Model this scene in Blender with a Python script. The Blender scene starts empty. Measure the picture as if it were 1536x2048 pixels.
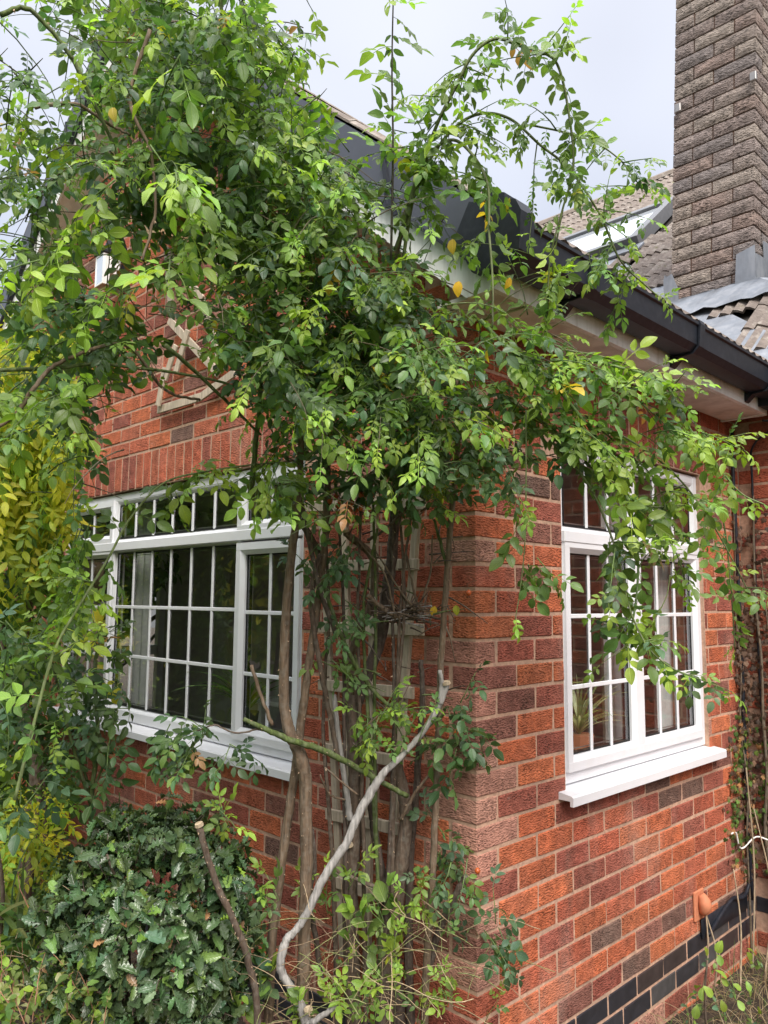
import bpy, math, random
import numpy as np
from mathutils import Vector, Matrix
R = math.radians
random.seed(7)
rng = np.random.default_rng(11)
SC = bpy.context.scene
COL = SC.collection

# ------------------------------------------------------------------ camera
CAM = np.array([1.62016, -2.027178, 1.704987])
YAW, PIT, ROL, FPX = 0.790671838, 0.111433594, 0.00852262195, 1571.34579
FW = np.array([-math.sin(YAW)*math.cos(PIT), math.cos(YAW)*math.cos(PIT), math.sin(PIT)])
_rt = np.array([math.cos(YAW), math.sin(YAW), 0.0]); _up = np.cross(_rt, FW)
RT = _rt*math.cos(ROL)+_up*math.sin(ROL)
UP = -_rt*math.sin(ROL)+_up*math.cos(ROL)
cam = bpy.data.cameras.new('camera'); camo = bpy.data.objects.new('camera', cam); COL.objects.link(camo)
cam.sensor_fit = 'HORIZONTAL'; cam.sensor_width = 36.0; cam.lens = 36.0*FPX/1536.0
cam.clip_start = 0.02; cam.clip_end = 500
camo.matrix_world = Matrix(((RT[0], UP[0], -FW[0], CAM[0]), (RT[1], UP[1], -FW[1], CAM[1]),
                            (RT[2], UP[2], -FW[2], CAM[2]), (0, 0, 0, 1)))
SC.camera = camo

# ------------------------------------------------------------------ sky, sun, exposure
world = bpy.data.worlds.new("World"); SC.world = world; world.use_nodes = True
wn = world.node_tree.nodes; wl = world.node_tree.links; wn.clear()
SUN_AZ, SUN_EL = R(-32), R(48)      # azimuth measured from +X
sky = wn.new('ShaderNodeTexSky'); sky.sky_type = 'NISHITA'; sky.sun_disc = False
sky.sun_elevation = SUN_EL; sky.sun_rotation = R(90)-SUN_AZ; sky.dust_density = 4.0
bg1 = wn.new('ShaderNodeBackground'); bg1.inputs['Strength'].default_value = 0.05
bg2 = wn.new('ShaderNodeBackground'); bg2.inputs['Strength'].default_value = 1.0
tc = wn.new('ShaderNodeTexCoord'); sx = wn.new('ShaderNodeSeparateXYZ'); cr = wn.new('ShaderNodeValToRGB')
wl.new(tc.outputs['Generated'], sx.inputs[0]); wl.new(sx.outputs['Z'], cr.inputs[0])
cr.color_ramp.elements[0].position = 0.0; cr.color_ramp.elements[0].color = (0.135, 0.132, 0.137, 1)
cr.color_ramp.elements[1].position = 0.95; cr.color_ramp.elements[1].color = (1.45, 1.45, 1.5, 1)
nz = wn.new('ShaderNodeTexNoise'); nz.inputs['Scale'].default_value = 2.2; nz.inputs['Detail'].default_value = 3
mxw = wn.new('ShaderNodeMixRGB'); mxw.blend_type = 'OVERLAY'; mxw.inputs[0].default_value = 0.35
_e = cr.color_ramp.elements.new(.66); _e.color = (0.35, 0.345, 0.355, 1)
wl.new(tc.outputs['Generated'], nz.inputs['Vector']); wl.new(cr.outputs[0], mxw.inputs[1]); wl.new(nz.outputs['Fac'], mxw.inputs[2])
wl.new(mxw.outputs[0], bg2.inputs['Color'])
add = wn.new('ShaderNodeAddShader'); wo = wn.new('ShaderNodeOutputWorld')
wl.new(sky.outputs[0], bg1.inputs['Color']); wl.new(bg1.outputs[0], add.inputs[0]); wl.new(bg2.outputs[0], add.inputs[1])
wl.new(add.outputs[0], wo.inputs['Surface'])
sl = bpy.data.lights.new('sun', 'SUN'); sl.energy = 1.9; sl.angle = R(34); sl.color = (1.0, 0.955, 0.9)
so = bpy.data.objects.new('sun', sl); COL.objects.link(so)
sd = Vector((math.cos(SUN_AZ)*math.cos(SUN_EL), math.sin(SUN_AZ)*math.cos(SUN_EL), math.sin(SUN_EL)))
so.rotation_euler = sd.to_track_quat('Z', 'Y').to_euler(); so.location = (4, -6, 8)
SC.view_settings.view_transform = 'Standard'; SC.view_settings.look = 'None'
SC.view_settings.gamma = 1.0; SC.view_settings.use_curve_mapping = False
SC.view_settings.exposure = 1.14
SC.cycles.max_bounces = 8; SC.cycles.transparent_max_bounces = 12; SC.cycles.caustics_reflective = False; SC.cycles.caustics_refractive = False

# ------------------------------------------------------------------ helpers
def proj(X):
    d = np.asarray(X, float)-CAM; z = d@FW
    return 768+FPX*(d@RT)/z, 1024-FPX*(d@UP)/z, z
def at(px, py, depth):
    return CAM+depth*(FW+RT*(px-768)/FPX-UP*(py-1024)/FPX)
def hitp(px, py, ax, val):
    d = FW+RT*(px-768)/FPX-UP*(py-1024)/FPX
    return CAM+d*((val-CAM[ax])/d[ax])
def nrm(v):
    v = np.asarray(v, float); return v/(np.linalg.norm(v)+1e-12)

def link(name, me, mat=None, parent=None, kind=None, label=None, cat=None, group=None):
    o = bpy.data.objects.new(name, me); COL.objects.link(o)
    if mat is not None and me is not None and len(me.materials) == 0: me.materials.append(mat)
    if parent is not None:
        o.parent = parent
        if parent.type == 'EMPTY': o.matrix_parent_inverse = Matrix.Translation(-parent.location)
    if kind: o['kind'] = kind
    if label: o['label'] = label
    if cat: o['category'] = cat
    if group: o['group'] = group
    return o
def thing(name, loc, label, cat, group=None):
    o = link(name, None, label=label, cat=cat, group=group); o.location = loc; o.empty_display_size = .1
    return o

class MB:
    def __init__(s): s.v = []; s.f = []; s.c = []; s.cur = (1, 1, 1); s.smooth = False
    def add(s, vs, fs, col=None):
        n = len(s.v); s.v += [tuple(map(float, a)) for a in vs]; s.f += [tuple(i+n for i in f) for f in fs]
        s.c += [col or s.cur]*len(vs)
    def box(s, x0, x1, y0, y1, z0, z1, b=0.0, col=None, jit=0.0):
        if b <= 0:
            vs = [(x, y, z) for x in (x0, x1) for y in (y0, y1) for z in (z0, z1)]
            s.add(vs, [(0, 1, 3, 2), (4, 6, 7, 5), (0, 4, 5, 1), (2, 3, 7, 6), (0, 2, 6, 4), (1, 5, 7, 3)], col); return
        lo = (x0, y0, z0); hi = (x1, y1, z1); vs = []; idx = {}
        for sx_ in (0, 1):
            for sy_ in (0, 1):
                for sz_ in (0, 1):
                    sg = (sx_, sy_, sz_)
                    jv = [random.uniform(-jit, jit) for _ in range(3)] if jit else (0, 0, 0)
                    for a in range(3):
                        p = []
                        for k in range(3):
                            c = hi[k] if sg[k] else lo[k]
                            if k != a: c += (-b if sg[k] else b)
                            p.append(c+jv[k])
                        idx[(sg, a)] = len(vs); vs.append(p)
        fs = []
        for a in range(3):
            o1, o2 = (a+1) % 3, (a+2) % 3
            for sa in (0, 1):
                q = []
                for s1, s2 in ((0, 0), (1, 0), (1, 1), (0, 1)):
                    g = [0, 0, 0]; g[a] = sa; g[o1] = s1; g[o2] = s2; q.append(idx[(tuple(g), a)])
                fs.append(tuple(q) if sa else tuple(q[::-1]))
            for s1 in (0, 1):           # edges along a
                for s2 in (0, 1):
                    g0 = [0, 0, 0]; g1 = [0, 0, 0]; g0[a] = 0; g1[a] = 1
                    for g in (g0, g1): g[o1] = s1; g[o2] = s2
                    q = [idx[(tuple(g0), o1)], idx[(tuple(g1), o1)], idx[(tuple(g1), o2)], idx[(tuple(g0), o2)]]
                    if s1 == s2: q = q[::-1]
                    fs.append(tuple(q[::-1]))
        for sx_ in (0, 1):
            for sy_ in (0, 1):
                for sz_ in (0, 1):
                    g = (sx_, sy_, sz_); q = [idx[(g, 0)], idx[(g, 1)], idx[(g, 2)]]
                    if (sx_+sy_+sz_) % 2 == 0: q = q[::-1]
                    fs.append(tuple(q))
        s.add(vs, fs, col)
    def obox(s, M, sx_, sy_, sz_, b=0.0, col=None):
        n = len(s.v); s.box(-sx_/2, sx_/2, -sy_/2, sy_/2, -sz_/2, sz_/2, b, col)
        for i in range(n, len(s.v)): s.v[i] = tuple(M @ Vector(s.v[i]))
    def beam(s, p, q, w, t, upv=(0, 0, 1), b=0.0, col=None):
        p = Vector(p); q = Vector(q); d = (q-p); L = d.length; d.normalize(); u = Vector(upv)
        n_ = d.cross(u).normalized(); u = n_.cross(d).normalized()
        M = Matrix(((d.x, n_.x, u.x, (p.x+q.x)/2), (d.y, n_.y, u.y, (p.y+q.y)/2), (d.z, n_.z, u.z, (p.z+q.z)/2), (0, 0, 0, 1)))
        s.obox(M, L, w, t, b, col)
    def prism(s, poly, ax, a0, a1, col=None):
        """poly: list of 2D points in the two other axes (cyclic order), extruded along ax"""
        n = len(poly); vs = []
        for a in (a0, a1):
            for (p, q) in poly:
                v = [0, 0, 0]; o = [i for i in range(3) if i != ax]; v[ax] = a; v[o[0]] = p; v[o[1]] = q; vs.append(v)
        fs = [tuple(range(n)), tuple(range(2*n-1, n-1, -1))]+[(i, i+n, (i+1) % n+n, (i+1) % n) for i in range(n)]
        s.add(vs, fs, col)
    def tube(s, pts, rad, n=7, col=None, knob=0.0, cap=True):
        P = np.array(pts, float); m = len(P)
        rr = np.array(rad, float) if hasattr(rad, '__len__') else np.full(m, rad)
        T = np.gradient(P, axis=0); T /= (np.linalg.norm(T, axis=1)[:, None]+1e-9)
        u = np.cross(T[0], [0.3, 0.2, 1.0]); u = nrm(u); vs = []
        for i in range(m):
            u = nrm(u-T[i]*(u@T[i])); w = np.cross(T[i], u)
            k = rr[i]*(1+knob*.6*rng.uniform(-1, 1))
            for j in range(n):
                a = 2*math.pi*j/n; kk = k*(1+knob*.35*rng.uniform(-1, 1)); vs.append(P[i]+(u*math.cos(a)+w*math.sin(a))*kk)
        fs = [(i*n+j, i*n+(j+1) % n, (i+1)*n+(j+1) % n, (i+1)*n+j) for i in range(m-1) for j in range(n)]
        if cap: fs += [tuple(range(n-1, -1, -1)), tuple((m-1)*n+j for j in range(n))]
        s.add(vs, fs, col)
    def mesh(s, name, mat=None, recalc=True):
        me = bpy.data.meshes.new(name); me.from_pydata(s.v, [], s.f)
        a = me.attributes.new('col', 'FLOAT_COLOR', 'POINT')
        a.data.foreach_set('color', np.c_[np.array(s.c, float), np.ones(len(s.c))].ravel())
        if mat: me.materials.append(mat)
        if recalc:
            import bmesh
            bm = bmesh.new(); bm.from_mesh(me); bmesh.ops.recalc_face_normals(bm, faces=bm.faces); bm.to_mesh(me); bm.free()
        if s.smooth: me.polygons.foreach_set('use_smooth', [True]*len(me.polygons))
        me.update(); return me
    def build(s, name, mat, parent=None, **k):
        return link(name, s.mesh(name, mat), None, parent, **k)

def catmull(pts, n=6):
    P = [np.array(p, float) for p in pts]; P = [2*P[0]-P[1]]+P+[2*P[-1]-P[-2]]; out = []
    for i in range(1, len(P)-2):
        for k in range(n):
            t = k/n; a, b, c, d = P[i-1:i+3]
            out.append(.5*((2*b)+(-a+c)*t+(2*a-5*b+4*c-d)*t*t+(-a+3*b-3*c+d)*t**3))
    out.append(P[-2]); return np.array(out)

# ------------------------------------------------------------------ materials
def newmat(name):
    m = bpy.data.materials.new(name); m.use_nodes = True; nt = m.node_tree
    b = nt.nodes['Principled BSDF']; return m, nt, b
def N(nt, t, **k):
    n = nt.nodes.new(t)
    for a, v in k.items():
        if a.startswith('i_'):
            n.inputs[a[2:].replace('_', ' ')].default_value = v
        else: setattr(n, a, v)
    return n
def ramp(nt, src, stops, interp='LINEAR'):
    r = nt.nodes.new('ShaderNodeValToRGB'); r.color_ramp.interpolation = interp
    e = r.color_ramp.elements
    while len(e) < len(stops): e.new(.5)
    for i, (p, c) in enumerate(stops):
        e[i].position = p; e[i].color = (c if hasattr(c, '__len__') else (c, c, c))+(() if hasattr(c, '__len__') and len(c) == 4 else (1,))
    nt.links.new(src, r.inputs[0]); return r.outputs[0]
def mix(nt, f, a, b, mode='MIX'):
    m = nt.nodes.new('ShaderNodeMixRGB'); m.blend_type = mode
    for i, s in ((0, f), (1, a), (2, b)):
        if hasattr(s, 'links') or hasattr(s, 'is_linked'): nt.links.new(s, m.inputs[i])
        else: m.inputs[i].default_value = s if i == 0 or len(s) == 4 else tuple(s)+(1,)
    return m.outputs[0]
def pos(nt, scale=(1, 1, 1)):
    g = nt.nodes.new('ShaderNodeNewGeometry'); mp = nt.nodes.new('ShaderNodeMapping'); mp.inputs['Scale'].default_value = scale
    nt.links.new(g.outputs['Position'], mp.inputs[0]); return mp.outputs[0]
def noise(nt, vec, scale, detail=3, rough=.55, out='Fac'):
    n = nt.nodes.new('ShaderNodeTexNoise'); n.inputs['Scale'].default_value = scale; n.inputs['Detail'].default_value = detail
    n.inputs['Roughness'].default_value = rough; nt.links.new(vec, n.inputs['Vector']); return n.outputs[out]
def bump(nt, b, h, strength, dist):
    n = nt.nodes.new('ShaderNodeBump'); n.inputs['Strength'].default_value = strength; n.inputs['Distance'].default_value = dist
    nt.links.new(h, n.inputs['Height']); nt.links.new(n.outputs[0], b.inputs['Normal']); return n
def tint(nt):
    a = nt.nodes.new('ShaderNodeAttribute'); a.attribute_name = 'col'; oi = nt.nodes.new('ShaderNodeObjectInfo')
    return mix(nt, 1.0, a.outputs['Color'], oi.outputs['Color'], 'MULTIPLY')
def math_(nt, op, a, b=None):
    m = nt.nodes.new('ShaderNodeMath'); m.operation = op
    for i, s in ((0, a), (1, b)):
        if s is None: continue
        if hasattr(s, 'is_linked'): nt.links.new(s, m.inputs[i])
        else: m.inputs[i].default_value = s
    return m.outputs[0]

def brick_mat(name='brick_rustic', hs=27, strength=1.0, dist=.011, speck=.64):
    m, nt, b = newmat(name); base = tint(nt)
    p = pos(nt); pz = pos(nt, (1, 1, 2.6))
    big = noise(nt, p, 7, 3); fine = noise(nt, p, 160, 3, .7)
    c = mix(nt, ramp(nt, big, [(.40, 0.0), (.75, .45)]), base, (.22, .10, .075) if 'chim' not in name else (.16, .14, .13), 'MIX')
    c2 = mix(nt, .75, c, ramp(nt, noise(nt, p, 24, 3), [(.3, .62), (.7, 1.28)]), 'MULTIPLY')
    # rustic drag texture: wormy pits
    w = noise(nt, pz, hs*2.6, 4, .62); v = N(nt, 'ShaderNodeTexVoronoi'); v.feature = 'SMOOTH_F1'; v.inputs['Scale'].default_value = hs*3.6
    nt.links.new(pz, v.inputs['Vector'])
    h = math_(nt, 'ADD', math_(nt, 'MULTIPLY', w, 1.0), math_(nt, 'MULTIPLY', v.outputs['Distance'], .55))
    pit = ramp(nt, h, [(.60, 1-speck), (.72, 1.0)])
    mask = ramp(nt, noise(nt, p, 9, 2), [(.38, .15), (.62, 1.0)])
    c3 = mix(nt, mask, c2, mix(nt, 1.0, c2, pit, 'MULTIPLY'))
    # pale mineral grains and lime bloom
    grains = ramp(nt, noise(nt, p, 210, 2, .6), [(.68, 0.0), (.75, .45)])
    c4 = mix(nt, grains, c3, (.62, .45, .36))
    bloom = ramp(nt, noise(nt, pos(nt, (1, 1, .6)), 3.2, 4), [(.56, 0.0), (.74, .34)])
    c5 = mix(nt, bloom, c4, (.48, .33, .27) if 'chim' not in name else (.36, .31, .27))
    if 'chim' not in name:
        sm = ramp(nt, noise(nt, pos(nt, (1, 1, 1.6)), 11, 5, .62), [(.66, 0.0), (.74, .5)]); c5 = mix(nt, sm, c5, (.46, .32, .26))
        dk = ramp(nt, noise(nt, pos(nt, (1, 1, .35)), 6, 4, .6), [(.58, 0.0), (.78, .45)]); c5 = mix(nt, dk, c5, (.10, .075, .055))
    nt.links.new(c5, b.inputs['Base Color']); b.inputs['Roughness'].default_value = .92; b.inputs['Specular IOR Level'].default_value = .2
    hh = math_(nt, 'ADD', h, math_(nt, 'MULTIPLY', fine, .35))
    bump(nt, b, hh, strength, dist); return m
M = {}
M['brick'] = brick_mat()
def simple(name, col, rough=.5, spec=.5, nscale=20, namp=.12, bstr=0, bdist=.002, metal=0, stretch=(1, 1, 1), usetint=False, streak=None):
    m, nt, b = newmat(name); p = pos(nt, stretch)
    n1 = noise(nt, p, nscale, 4)
    base = tint(nt) if usetint else None
    f = ramp(nt, n1, [(.25, 1-namp), (.75, 1+namp)])
    c = mix(nt, 1.0, base if usetint else tuple(col)+(1,), f, 'MULTIPLY')
    if streak:
        s = ramp(nt, noise(nt, pos(nt, streak[1]), streak[2], 4), [(.45, 0.0), (.75, streak[3])]); c = mix(nt, s, c, streak[0])
    nt.links.new(c, b.inputs['Base Color']); b.inputs['Roughness'].default_value = rough
    b.inputs['Specular IOR Level'].default_value = spec; b.inputs['Metallic'].default_value = metal
    if bstr: bump(nt, b, n1, bstr, bdist)
    return m
M['mortar'] = simple('mortar', (.47, .30, .215), .95, .1, 60, .28, .8, .003, streak=((.22, .17, .13), (1, 1, 1), 5, .6))
M['upvc'] = simple('white_upvc', (.70, .71, .74), .3, .5, 6, .03, streak=((.62, .60, .56), (1, 1, 1), 14, .22))
M['fascia'] = simple('weathered_white_board', (.84, .84, .83), .45, .4, 8, .06, streak=((.40, .39, .34), (6, 6, .9), 5, .5))
M['soffit'] = simple('soffit_board', (.76, .73, .69), .6, .3, 8, .1, streak=((.28, .22, .18), (1, 1, 1), 9, .5))
M['black'] = simple('black_plastic', (.012, .015, .022), .42, .35, 30, .2, streak=((.06, .065, .075), (1, 1, 1), 40, .25))
M['clad'] = simple('dark_grey_cladding', (.06, .066, .085), .36, .5, 12, .1)
M['lead'] = simple('lead_sheet', (.20, .22, .25), .55, .4, 7, .25, .4, .006, metal=.35, streak=((.42, .43, .45), (4, 4, 1), 5, .4))
M['gasket'] = simple('rubber_gasket', (.012, .012, .013), .5, .3)
M['spacer'] = simple('steel_spacer', (.30, .29, .28), .4, .5, metal=.6)
M['terracotta'] = simple('terracotta', (.50, .19, .10), .7, .3, 60, .1, .3, .002)
M['engbrick'] = simple('blue_engineering_brick', (1, 1, 1), .45, .4, 22, .35, .3, .002, usetint=True)
M['wood'] = simple('weathered_wood', (.44, .365, .28), .8, .2, 22, .35, .5, .002, stretch=(5, 5, .5), streak=((.22, .20, .15), (1, 1, 1), 6, .6))
M['bark'] = simple('bark', (1, 1, 1), .85, .25, 34, .55, .9, .006, stretch=(3, 3, .35), usetint=True, streak=((.30, .29, .25), (1, 1, 1), 60, .28))
M['chim'] = brick_mat('chimney_stone_brick', 15, 1.0, .016, .72)
M['room'] = simple('room_wall', (.42, .40, .36), .8, .2)
M['roomfloor'] = simple('room_floor', (.30, .24, .18), .6, .3)
M['blind'] = simple('curtain_fabric', (.55, .54, .53), .8, .2)
M['roompale'] = simple('pale_furniture', (.62, .62, .60), .5, .3)
M['roomdark'] = simple('dark_furniture', (.06, .04, .03), .5, .3)
M['plastic_green'] = simple('green_tie', (.02, .10, .07), .4, .4)
M['cable_white'] = simple('white_cable', (.75, .74, .70), .4, .4)

def tile_mat():
    m, nt, b = newmat('roof_tile_concrete'); p = pos(nt)
    c = mix(nt, 1.0, tint(nt), ramp(nt, noise(nt, p, 30, 4), [(.25, .7), (.75, 1.35)]), 'MULTIPLY')
    li = ramp(nt, noise(nt, p, 11, 5, .7), [(.52, 0.0), (.64, .6)]); c = mix(nt, li, c, (.34, .31, .27))
    mo = ramp(nt, noise(nt, p, 6, 4, .6), [(.60, 0.0), (.68, .8)]); c = mix(nt, mo, c, (.10, .10, .035))
    nt.links.new(c, b.inputs['Base Color']); b.inputs['Roughness'].default_value = .95
    bump(nt, b, noise(nt, p, 70, 4, .7), .8, .006); return m
M['tile'] = tile_mat()

def glass_mat():
    m, nt, b = newmat('window_glass'); nt.nodes.remove(b)
    out = nt.nodes['Material Output']; g = N(nt, 'ShaderNodeBsdfGlossy'); g.inputs['Roughness'].default_value = .004
    g.inputs['Color'].default_value = (.95, .97, 1, 1)
    t = N(nt, 'ShaderNodeBsdfTransparent'); t.inputs['Color'].default_value = (.90, .93, .92, 1)
    gn = N(nt, 'ShaderNodeNewGeometry'); dp = N(nt, 'ShaderNodeVectorMath'); dp.operation = 'DOT_PRODUCT'
    nt.links.new(gn.outputs['Incoming'], dp.inputs[0]); nt.links.new(gn.outputs['Normal'], dp.inputs[1])
    k5 = math_(nt, 'POWER', math_(nt, 'SUBTRACT', 1.0, math_(nt, 'ABSOLUTE', dp.outputs['Value'])), 5.0)
    f2 = math_(nt, 'MINIMUM', math_(nt, 'MULTIPLY', math_(nt, 'ADD', math_(nt, 'MULTIPLY', k5, .96), .04), 2.6), 1.0)   # two panes of clear glass
    nn = noise(nt, pos(nt), 1.6, 1); bp = N(nt, 'ShaderNodeBump'); bp.inputs['Strength'].default_value = .25; bp.inputs['Distance'].default_value = .006
    nt.links.new(nn, bp.inputs['Height']); nt.links.new(bp.outputs[0], g.inputs['Normal'])
    mx = N(nt, 'ShaderNodeMixShader'); nt.links.new(f2, mx.inputs[0]); nt.links.new(t.outputs[0], mx.inputs[1]); nt.links.new(g.outputs[0], mx.inputs[2])
    nt.links.new(mx.outputs[0], out.inputs['Surface']); return m
M['glass'] = glass_mat()

def leaf_mat(name, rough=.4, spec=.5, trans=.3, vein=.5, under=(1.15, 1.1, 1.25)):
    m, nt, b = newmat(name); out = nt.nodes['Material Output']
    base = tint(nt); uv = N(nt, 'ShaderNodeUVMap'); uv.uv_map = 'UVMap'; sp = N(nt, 'ShaderNodeSeparateXYZ'); nt.links.new(uv.outputs[0], sp.inputs[0])
    au = math_(nt, 'ABSOLUTE', math_(nt, 'SUBTRACT', sp.outputs[0], .5))
    mid = ramp(nt, au, [(.0, 1.0), (.045, 0.0)])
    ph = math_(nt, 'MULTIPLY', math_(nt, 'SUBTRACT', sp.outputs[1], math_(nt, 'MULTIPLY', au, .75)), 44.0)
    sv = math_(nt, 'SINE', ph); svr = ramp(nt, sv, [(.72, 0.0), (1.0, .5)])
    va = math_(nt, 'MAXIMUM', mid, svr)
    c = mix(nt, 1.0, base, ramp(nt, noise(nt, pos(nt), 18, 3), [(.25, .78), (.75, 1.2)]), 'MULTIPLY')
    c = mix(nt, math_(nt, 'MULTIPLY', va, vein), c, mix(nt, 1.0, c, (1.9, 1.7, 1.5, 1), 'MULTIPLY'))
    gm = N(nt, 'ShaderNodeNewGeometry')
    c = mix(nt, gm.outputs['Backfacing'], c, mix(nt, 1.0, c, tuple(under)+(1,), 'MULTIPLY'))
    nt.links.new(c, b.inputs['Base Color']); b.inputs['Roughness'].default_value = rough; b.inputs['Specular IOR Level'].default_value = spec
    h = math_(nt, 'ADD', math_(nt, 'MULTIPLY', va, -.8), math_(nt, 'MULTIPLY', noise(nt, pos(nt), 60, 2), .5))
    bump(nt, b, h, .5, .0025)
    tr = N(nt, 'ShaderNodeBsdfTranslucent'); nt.links.new(mix(nt, 1.0, c, (1.9, 2.1, .8, 1), 'MULTIPLY'), tr.inputs['Color'])
    mx = N(nt, 'ShaderNodeMixShader'); mx.inputs[0].default_value = trans
    nt.links.new(b.outputs[0], mx.inputs[1]); nt.links.new(tr.outputs[0], mx.inputs[2]); nt.links.new(mx.outputs[0], out.inputs['Surface']); return m
M['leaf'] = leaf_mat('rose_leaf')
M['holly'] = leaf_mat('holly_leaf', .30, .6, .06, .35, (1.6, 1.5, 1.3))
M['soft'] = leaf_mat('soft_leaf', .5, .35, .38)
M['dry'] = leaf_mat('dry_leaf', .75, .2, .12, .2)
M['hip'] = simple('rose_hip_skin', (.50, .10, .02), .35, .5, 60, .4)
M['hipdark'] = simple('hip_calyx', (.03, .02, .012), .8, .2)

def ground_mat():
    m, nt, b = newmat('soil_and_litter'); p = pos(nt)
    c = ramp(nt, noise(nt, p, 22, 6, .75), [(.3, (.022, .016, .011)), (.5, (.05, .036, .024)), (.62, (.10, .075, .05)), (.75, (.17, .135, .09))])
    nt.links.new(c, b.inputs['Base Color']); b.inputs['Roughness'].default_value = .95
    bump(nt, b, noise(nt, p, 45, 5, .7), 1.0, .02); return m
M['soil'] = ground_mat()
M['lawn'] = simple('lawn', (.05, .085, .022), .9, .2, 60, .4, .8, .02)

# ================================================================== HOUSE
house = thing('brick_house', (0, 0, 0), 'red brick house with projecting gabled wing, white windows and tall chimney', 'house')
CH = .0833; L = .2233; J = .0115; Z0 = 1.66           # course height, brick module, joint, joint 0 level
PITCH = .855; APX = -2.45
RW = (.515, 1.76, 1.035, 2.32)      # side window opening: y0,y1,z0,z1
LW = (-3.25, -.895, 1.05, 2.29)     # gable window opening: x0,x1,z0,z1
YE = 2.24                            # inner corner with the far wall
PAL = {'o': (.60, .175, .080), 'r': (.50, .140, .078), 'b': (.37, .115, .080), 'p': (.29, .125, .095), 'd': (.20, .12, .095), 't': (.54, .27, .20)}
def bcol(w='side', k=None):
    if k is None: k = random.choices('orbpdt', weights={'side': (38, 26, 20, 8, 4, 4), 'gable': (26, 40, 24, 6, 2, 2), 'far': (8, 40, 40, 10, 2, 0)}[w])[0]
    c = PAL[k]; j = random.uniform(.86, 1.14); h = random.uniform(.92, 1.08)
    return (c[0]*j, c[1]*j*h, c[2]*j*h)
known = {-5: 'obb', -4: 'opp', -3: 'too', -2: 'rpo', -1: 'oro', 0: 'obo', 1: 'tbb', 2: 'poo', 3: 'tpb', 4: 'poo', 5: 'tob', 6: 'too', 7: 'tbb',
         8: 'tobbbdorp', 9: 'toorrbddbob', 10: 'bobroobro', 11: 'toobboobrb', 12: 'porbroorrb', 13: 'toborborob'}
bricks = []     # dict(box, col, wall, mat)
def bk(wall, box, col, mat='brick', name='brick'): bricks.append(dict(wall=wall, box=box, col=col, mat=mat, name=name))
def course(k): zt = Z0-k*CH; return zt-CH+J, zt    # brick bottom/top of the course under joint k (joint mid at top)
def spans(a0, a1, off, mod=L):
    """joint positions from a0 on, first joint at a0+off"""
    out = []; p = a0; q = a0+off
    while p < a1-.02:
        out.append((p, min(q, a1))); p = q; q += mod
    return out
EB = {17: 1, 18: 1}
for k in range(-13, 23):
    z0, z1 = course(k); z0 -= J/2; z1 -= J/2
    A = (k % 2 == 0)
    eng = k in EB
    mt = 'engbrick' if eng else 'brick'
    for i, (a, b_) in enumerate(spans(0, YE, L if A else L/2)):
        if k < -10 and False: continue
        y0 = a+(0 if i == 0 else J/2); y1 = b_-J/2
        # window opening
        segs = [(y0, y1)]
        if z1 > RW[2]-.03 and z0 < RW[3]:
            segs = []
            if y0 < RW[0]-.02: segs.append((y0, min(y1, RW[0])))
            if y1 > RW[1]+.02: segs.append((max(y0, RW[1]), y1))
        if z1 > RW[3] and z0 < RW[3]+.245:      # soldier course zone
            if y1 > RW[0]-.12 and y0 < RW[1]+.12:
                segs = [(s0, min(s1, RW[0]-.125)) for s0, s1 in segs if s0 < RW[0]-.16]+[(max(s0, RW[1]+.125), s1) for s0, s1 in segs if s1 > RW[1]+.16]
        for (s0, s1) in segs:
            if s1-s0 < .02: continue
            kc = known.get(k, '')
            c = bcol('side', kc[i] if i < len(kc) else None)
            if eng: c = random.choice([(.022, .022, .028), (.03, .03, .036), (.06, .058, .06), (.04, .03, .03)])
            if k > 18: c = bcol('side', random.choice('ttobb'))
            pr = random.uniform(-.0015, .0015)
            xd = -.1016 if (i == 0 and A) else -.1016
            if i == 0 and not A: xd = -L+J/2     # corner brick: long along the gable wall
            if k == 19 and 4 <= i <= 4: continue
            bk('side', (xd, pr, s0, s1, z0, z1), c, mt, 'engineering_brick' if eng else 'brick')
# soldier course over side window
y = RW[0]-.12
while y < RW[1]+.10:
    bk('side', (-.1, random.uniform(-.001, .001), y+J/2, y+CH-J/2, RW[3]+.012, RW[3]+.243), bcol('far'), name='soldier_brick'); y += CH
# gable wall
def zroof(x): return 2.80-PITCH*x if x > APX else 2.80-PITCH*(2*APX-x)
for k in range(-42, 23):
    z0, z1 = course(k); z0 -= J/2; z1 -= J/2
    A = (k % 2 == 0); eng = k in EB; mt = 'engbrick' if eng else 'brick'
    for i, (a, b_) in enumerate(spans(0, 4.9, L/2 if A else L)):
        x1 = -a-(0 if i == 0 else J/2); x0 = -b_+J/2
        if i == 0: continue     # corner bricks come from the side wall
        if z1 > min(zroof(x0), zroof(x1))+.05: continue
        segs = [(x0, x1)]
        if z1 > LW[2]-.03 and z0 < LW[3]:
            segs = []
            if x0 < LW[0]-.02: segs.append((x0, min(x1, LW[0])))
            if x1 > LW[1]+.02: segs.append((max(x0, LW[1]), x1))
        if z1 > LW[3] and z0 < LW[3]+.195 and x1 > LW[0]-.12 and x0 < LW[1]+.12:
            segs = [(s0, min(s1, LW[0]-.125)) for s0, s1 in segs if s0 < LW[0]-.16]+[(max(s0, LW[1]+.125), s1) for s0, s1 in segs if s1 > LW[1]+.16]
        for s0, s1 in segs:
            if s1-s0 < .02: continue
            c = bcol('gable') if not eng else (.03, .03, .036)
            pr = random.uniform(-.0015, .0015); bk('gable', (s0, s1, pr, .1016, z0, z1), c, mt, 'engineering_brick' if eng else 'brick')
for k in range(-42, -13):   # corner bricks above the eaves are inside the roof: none
    pass
x = LW[0]-.12
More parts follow.
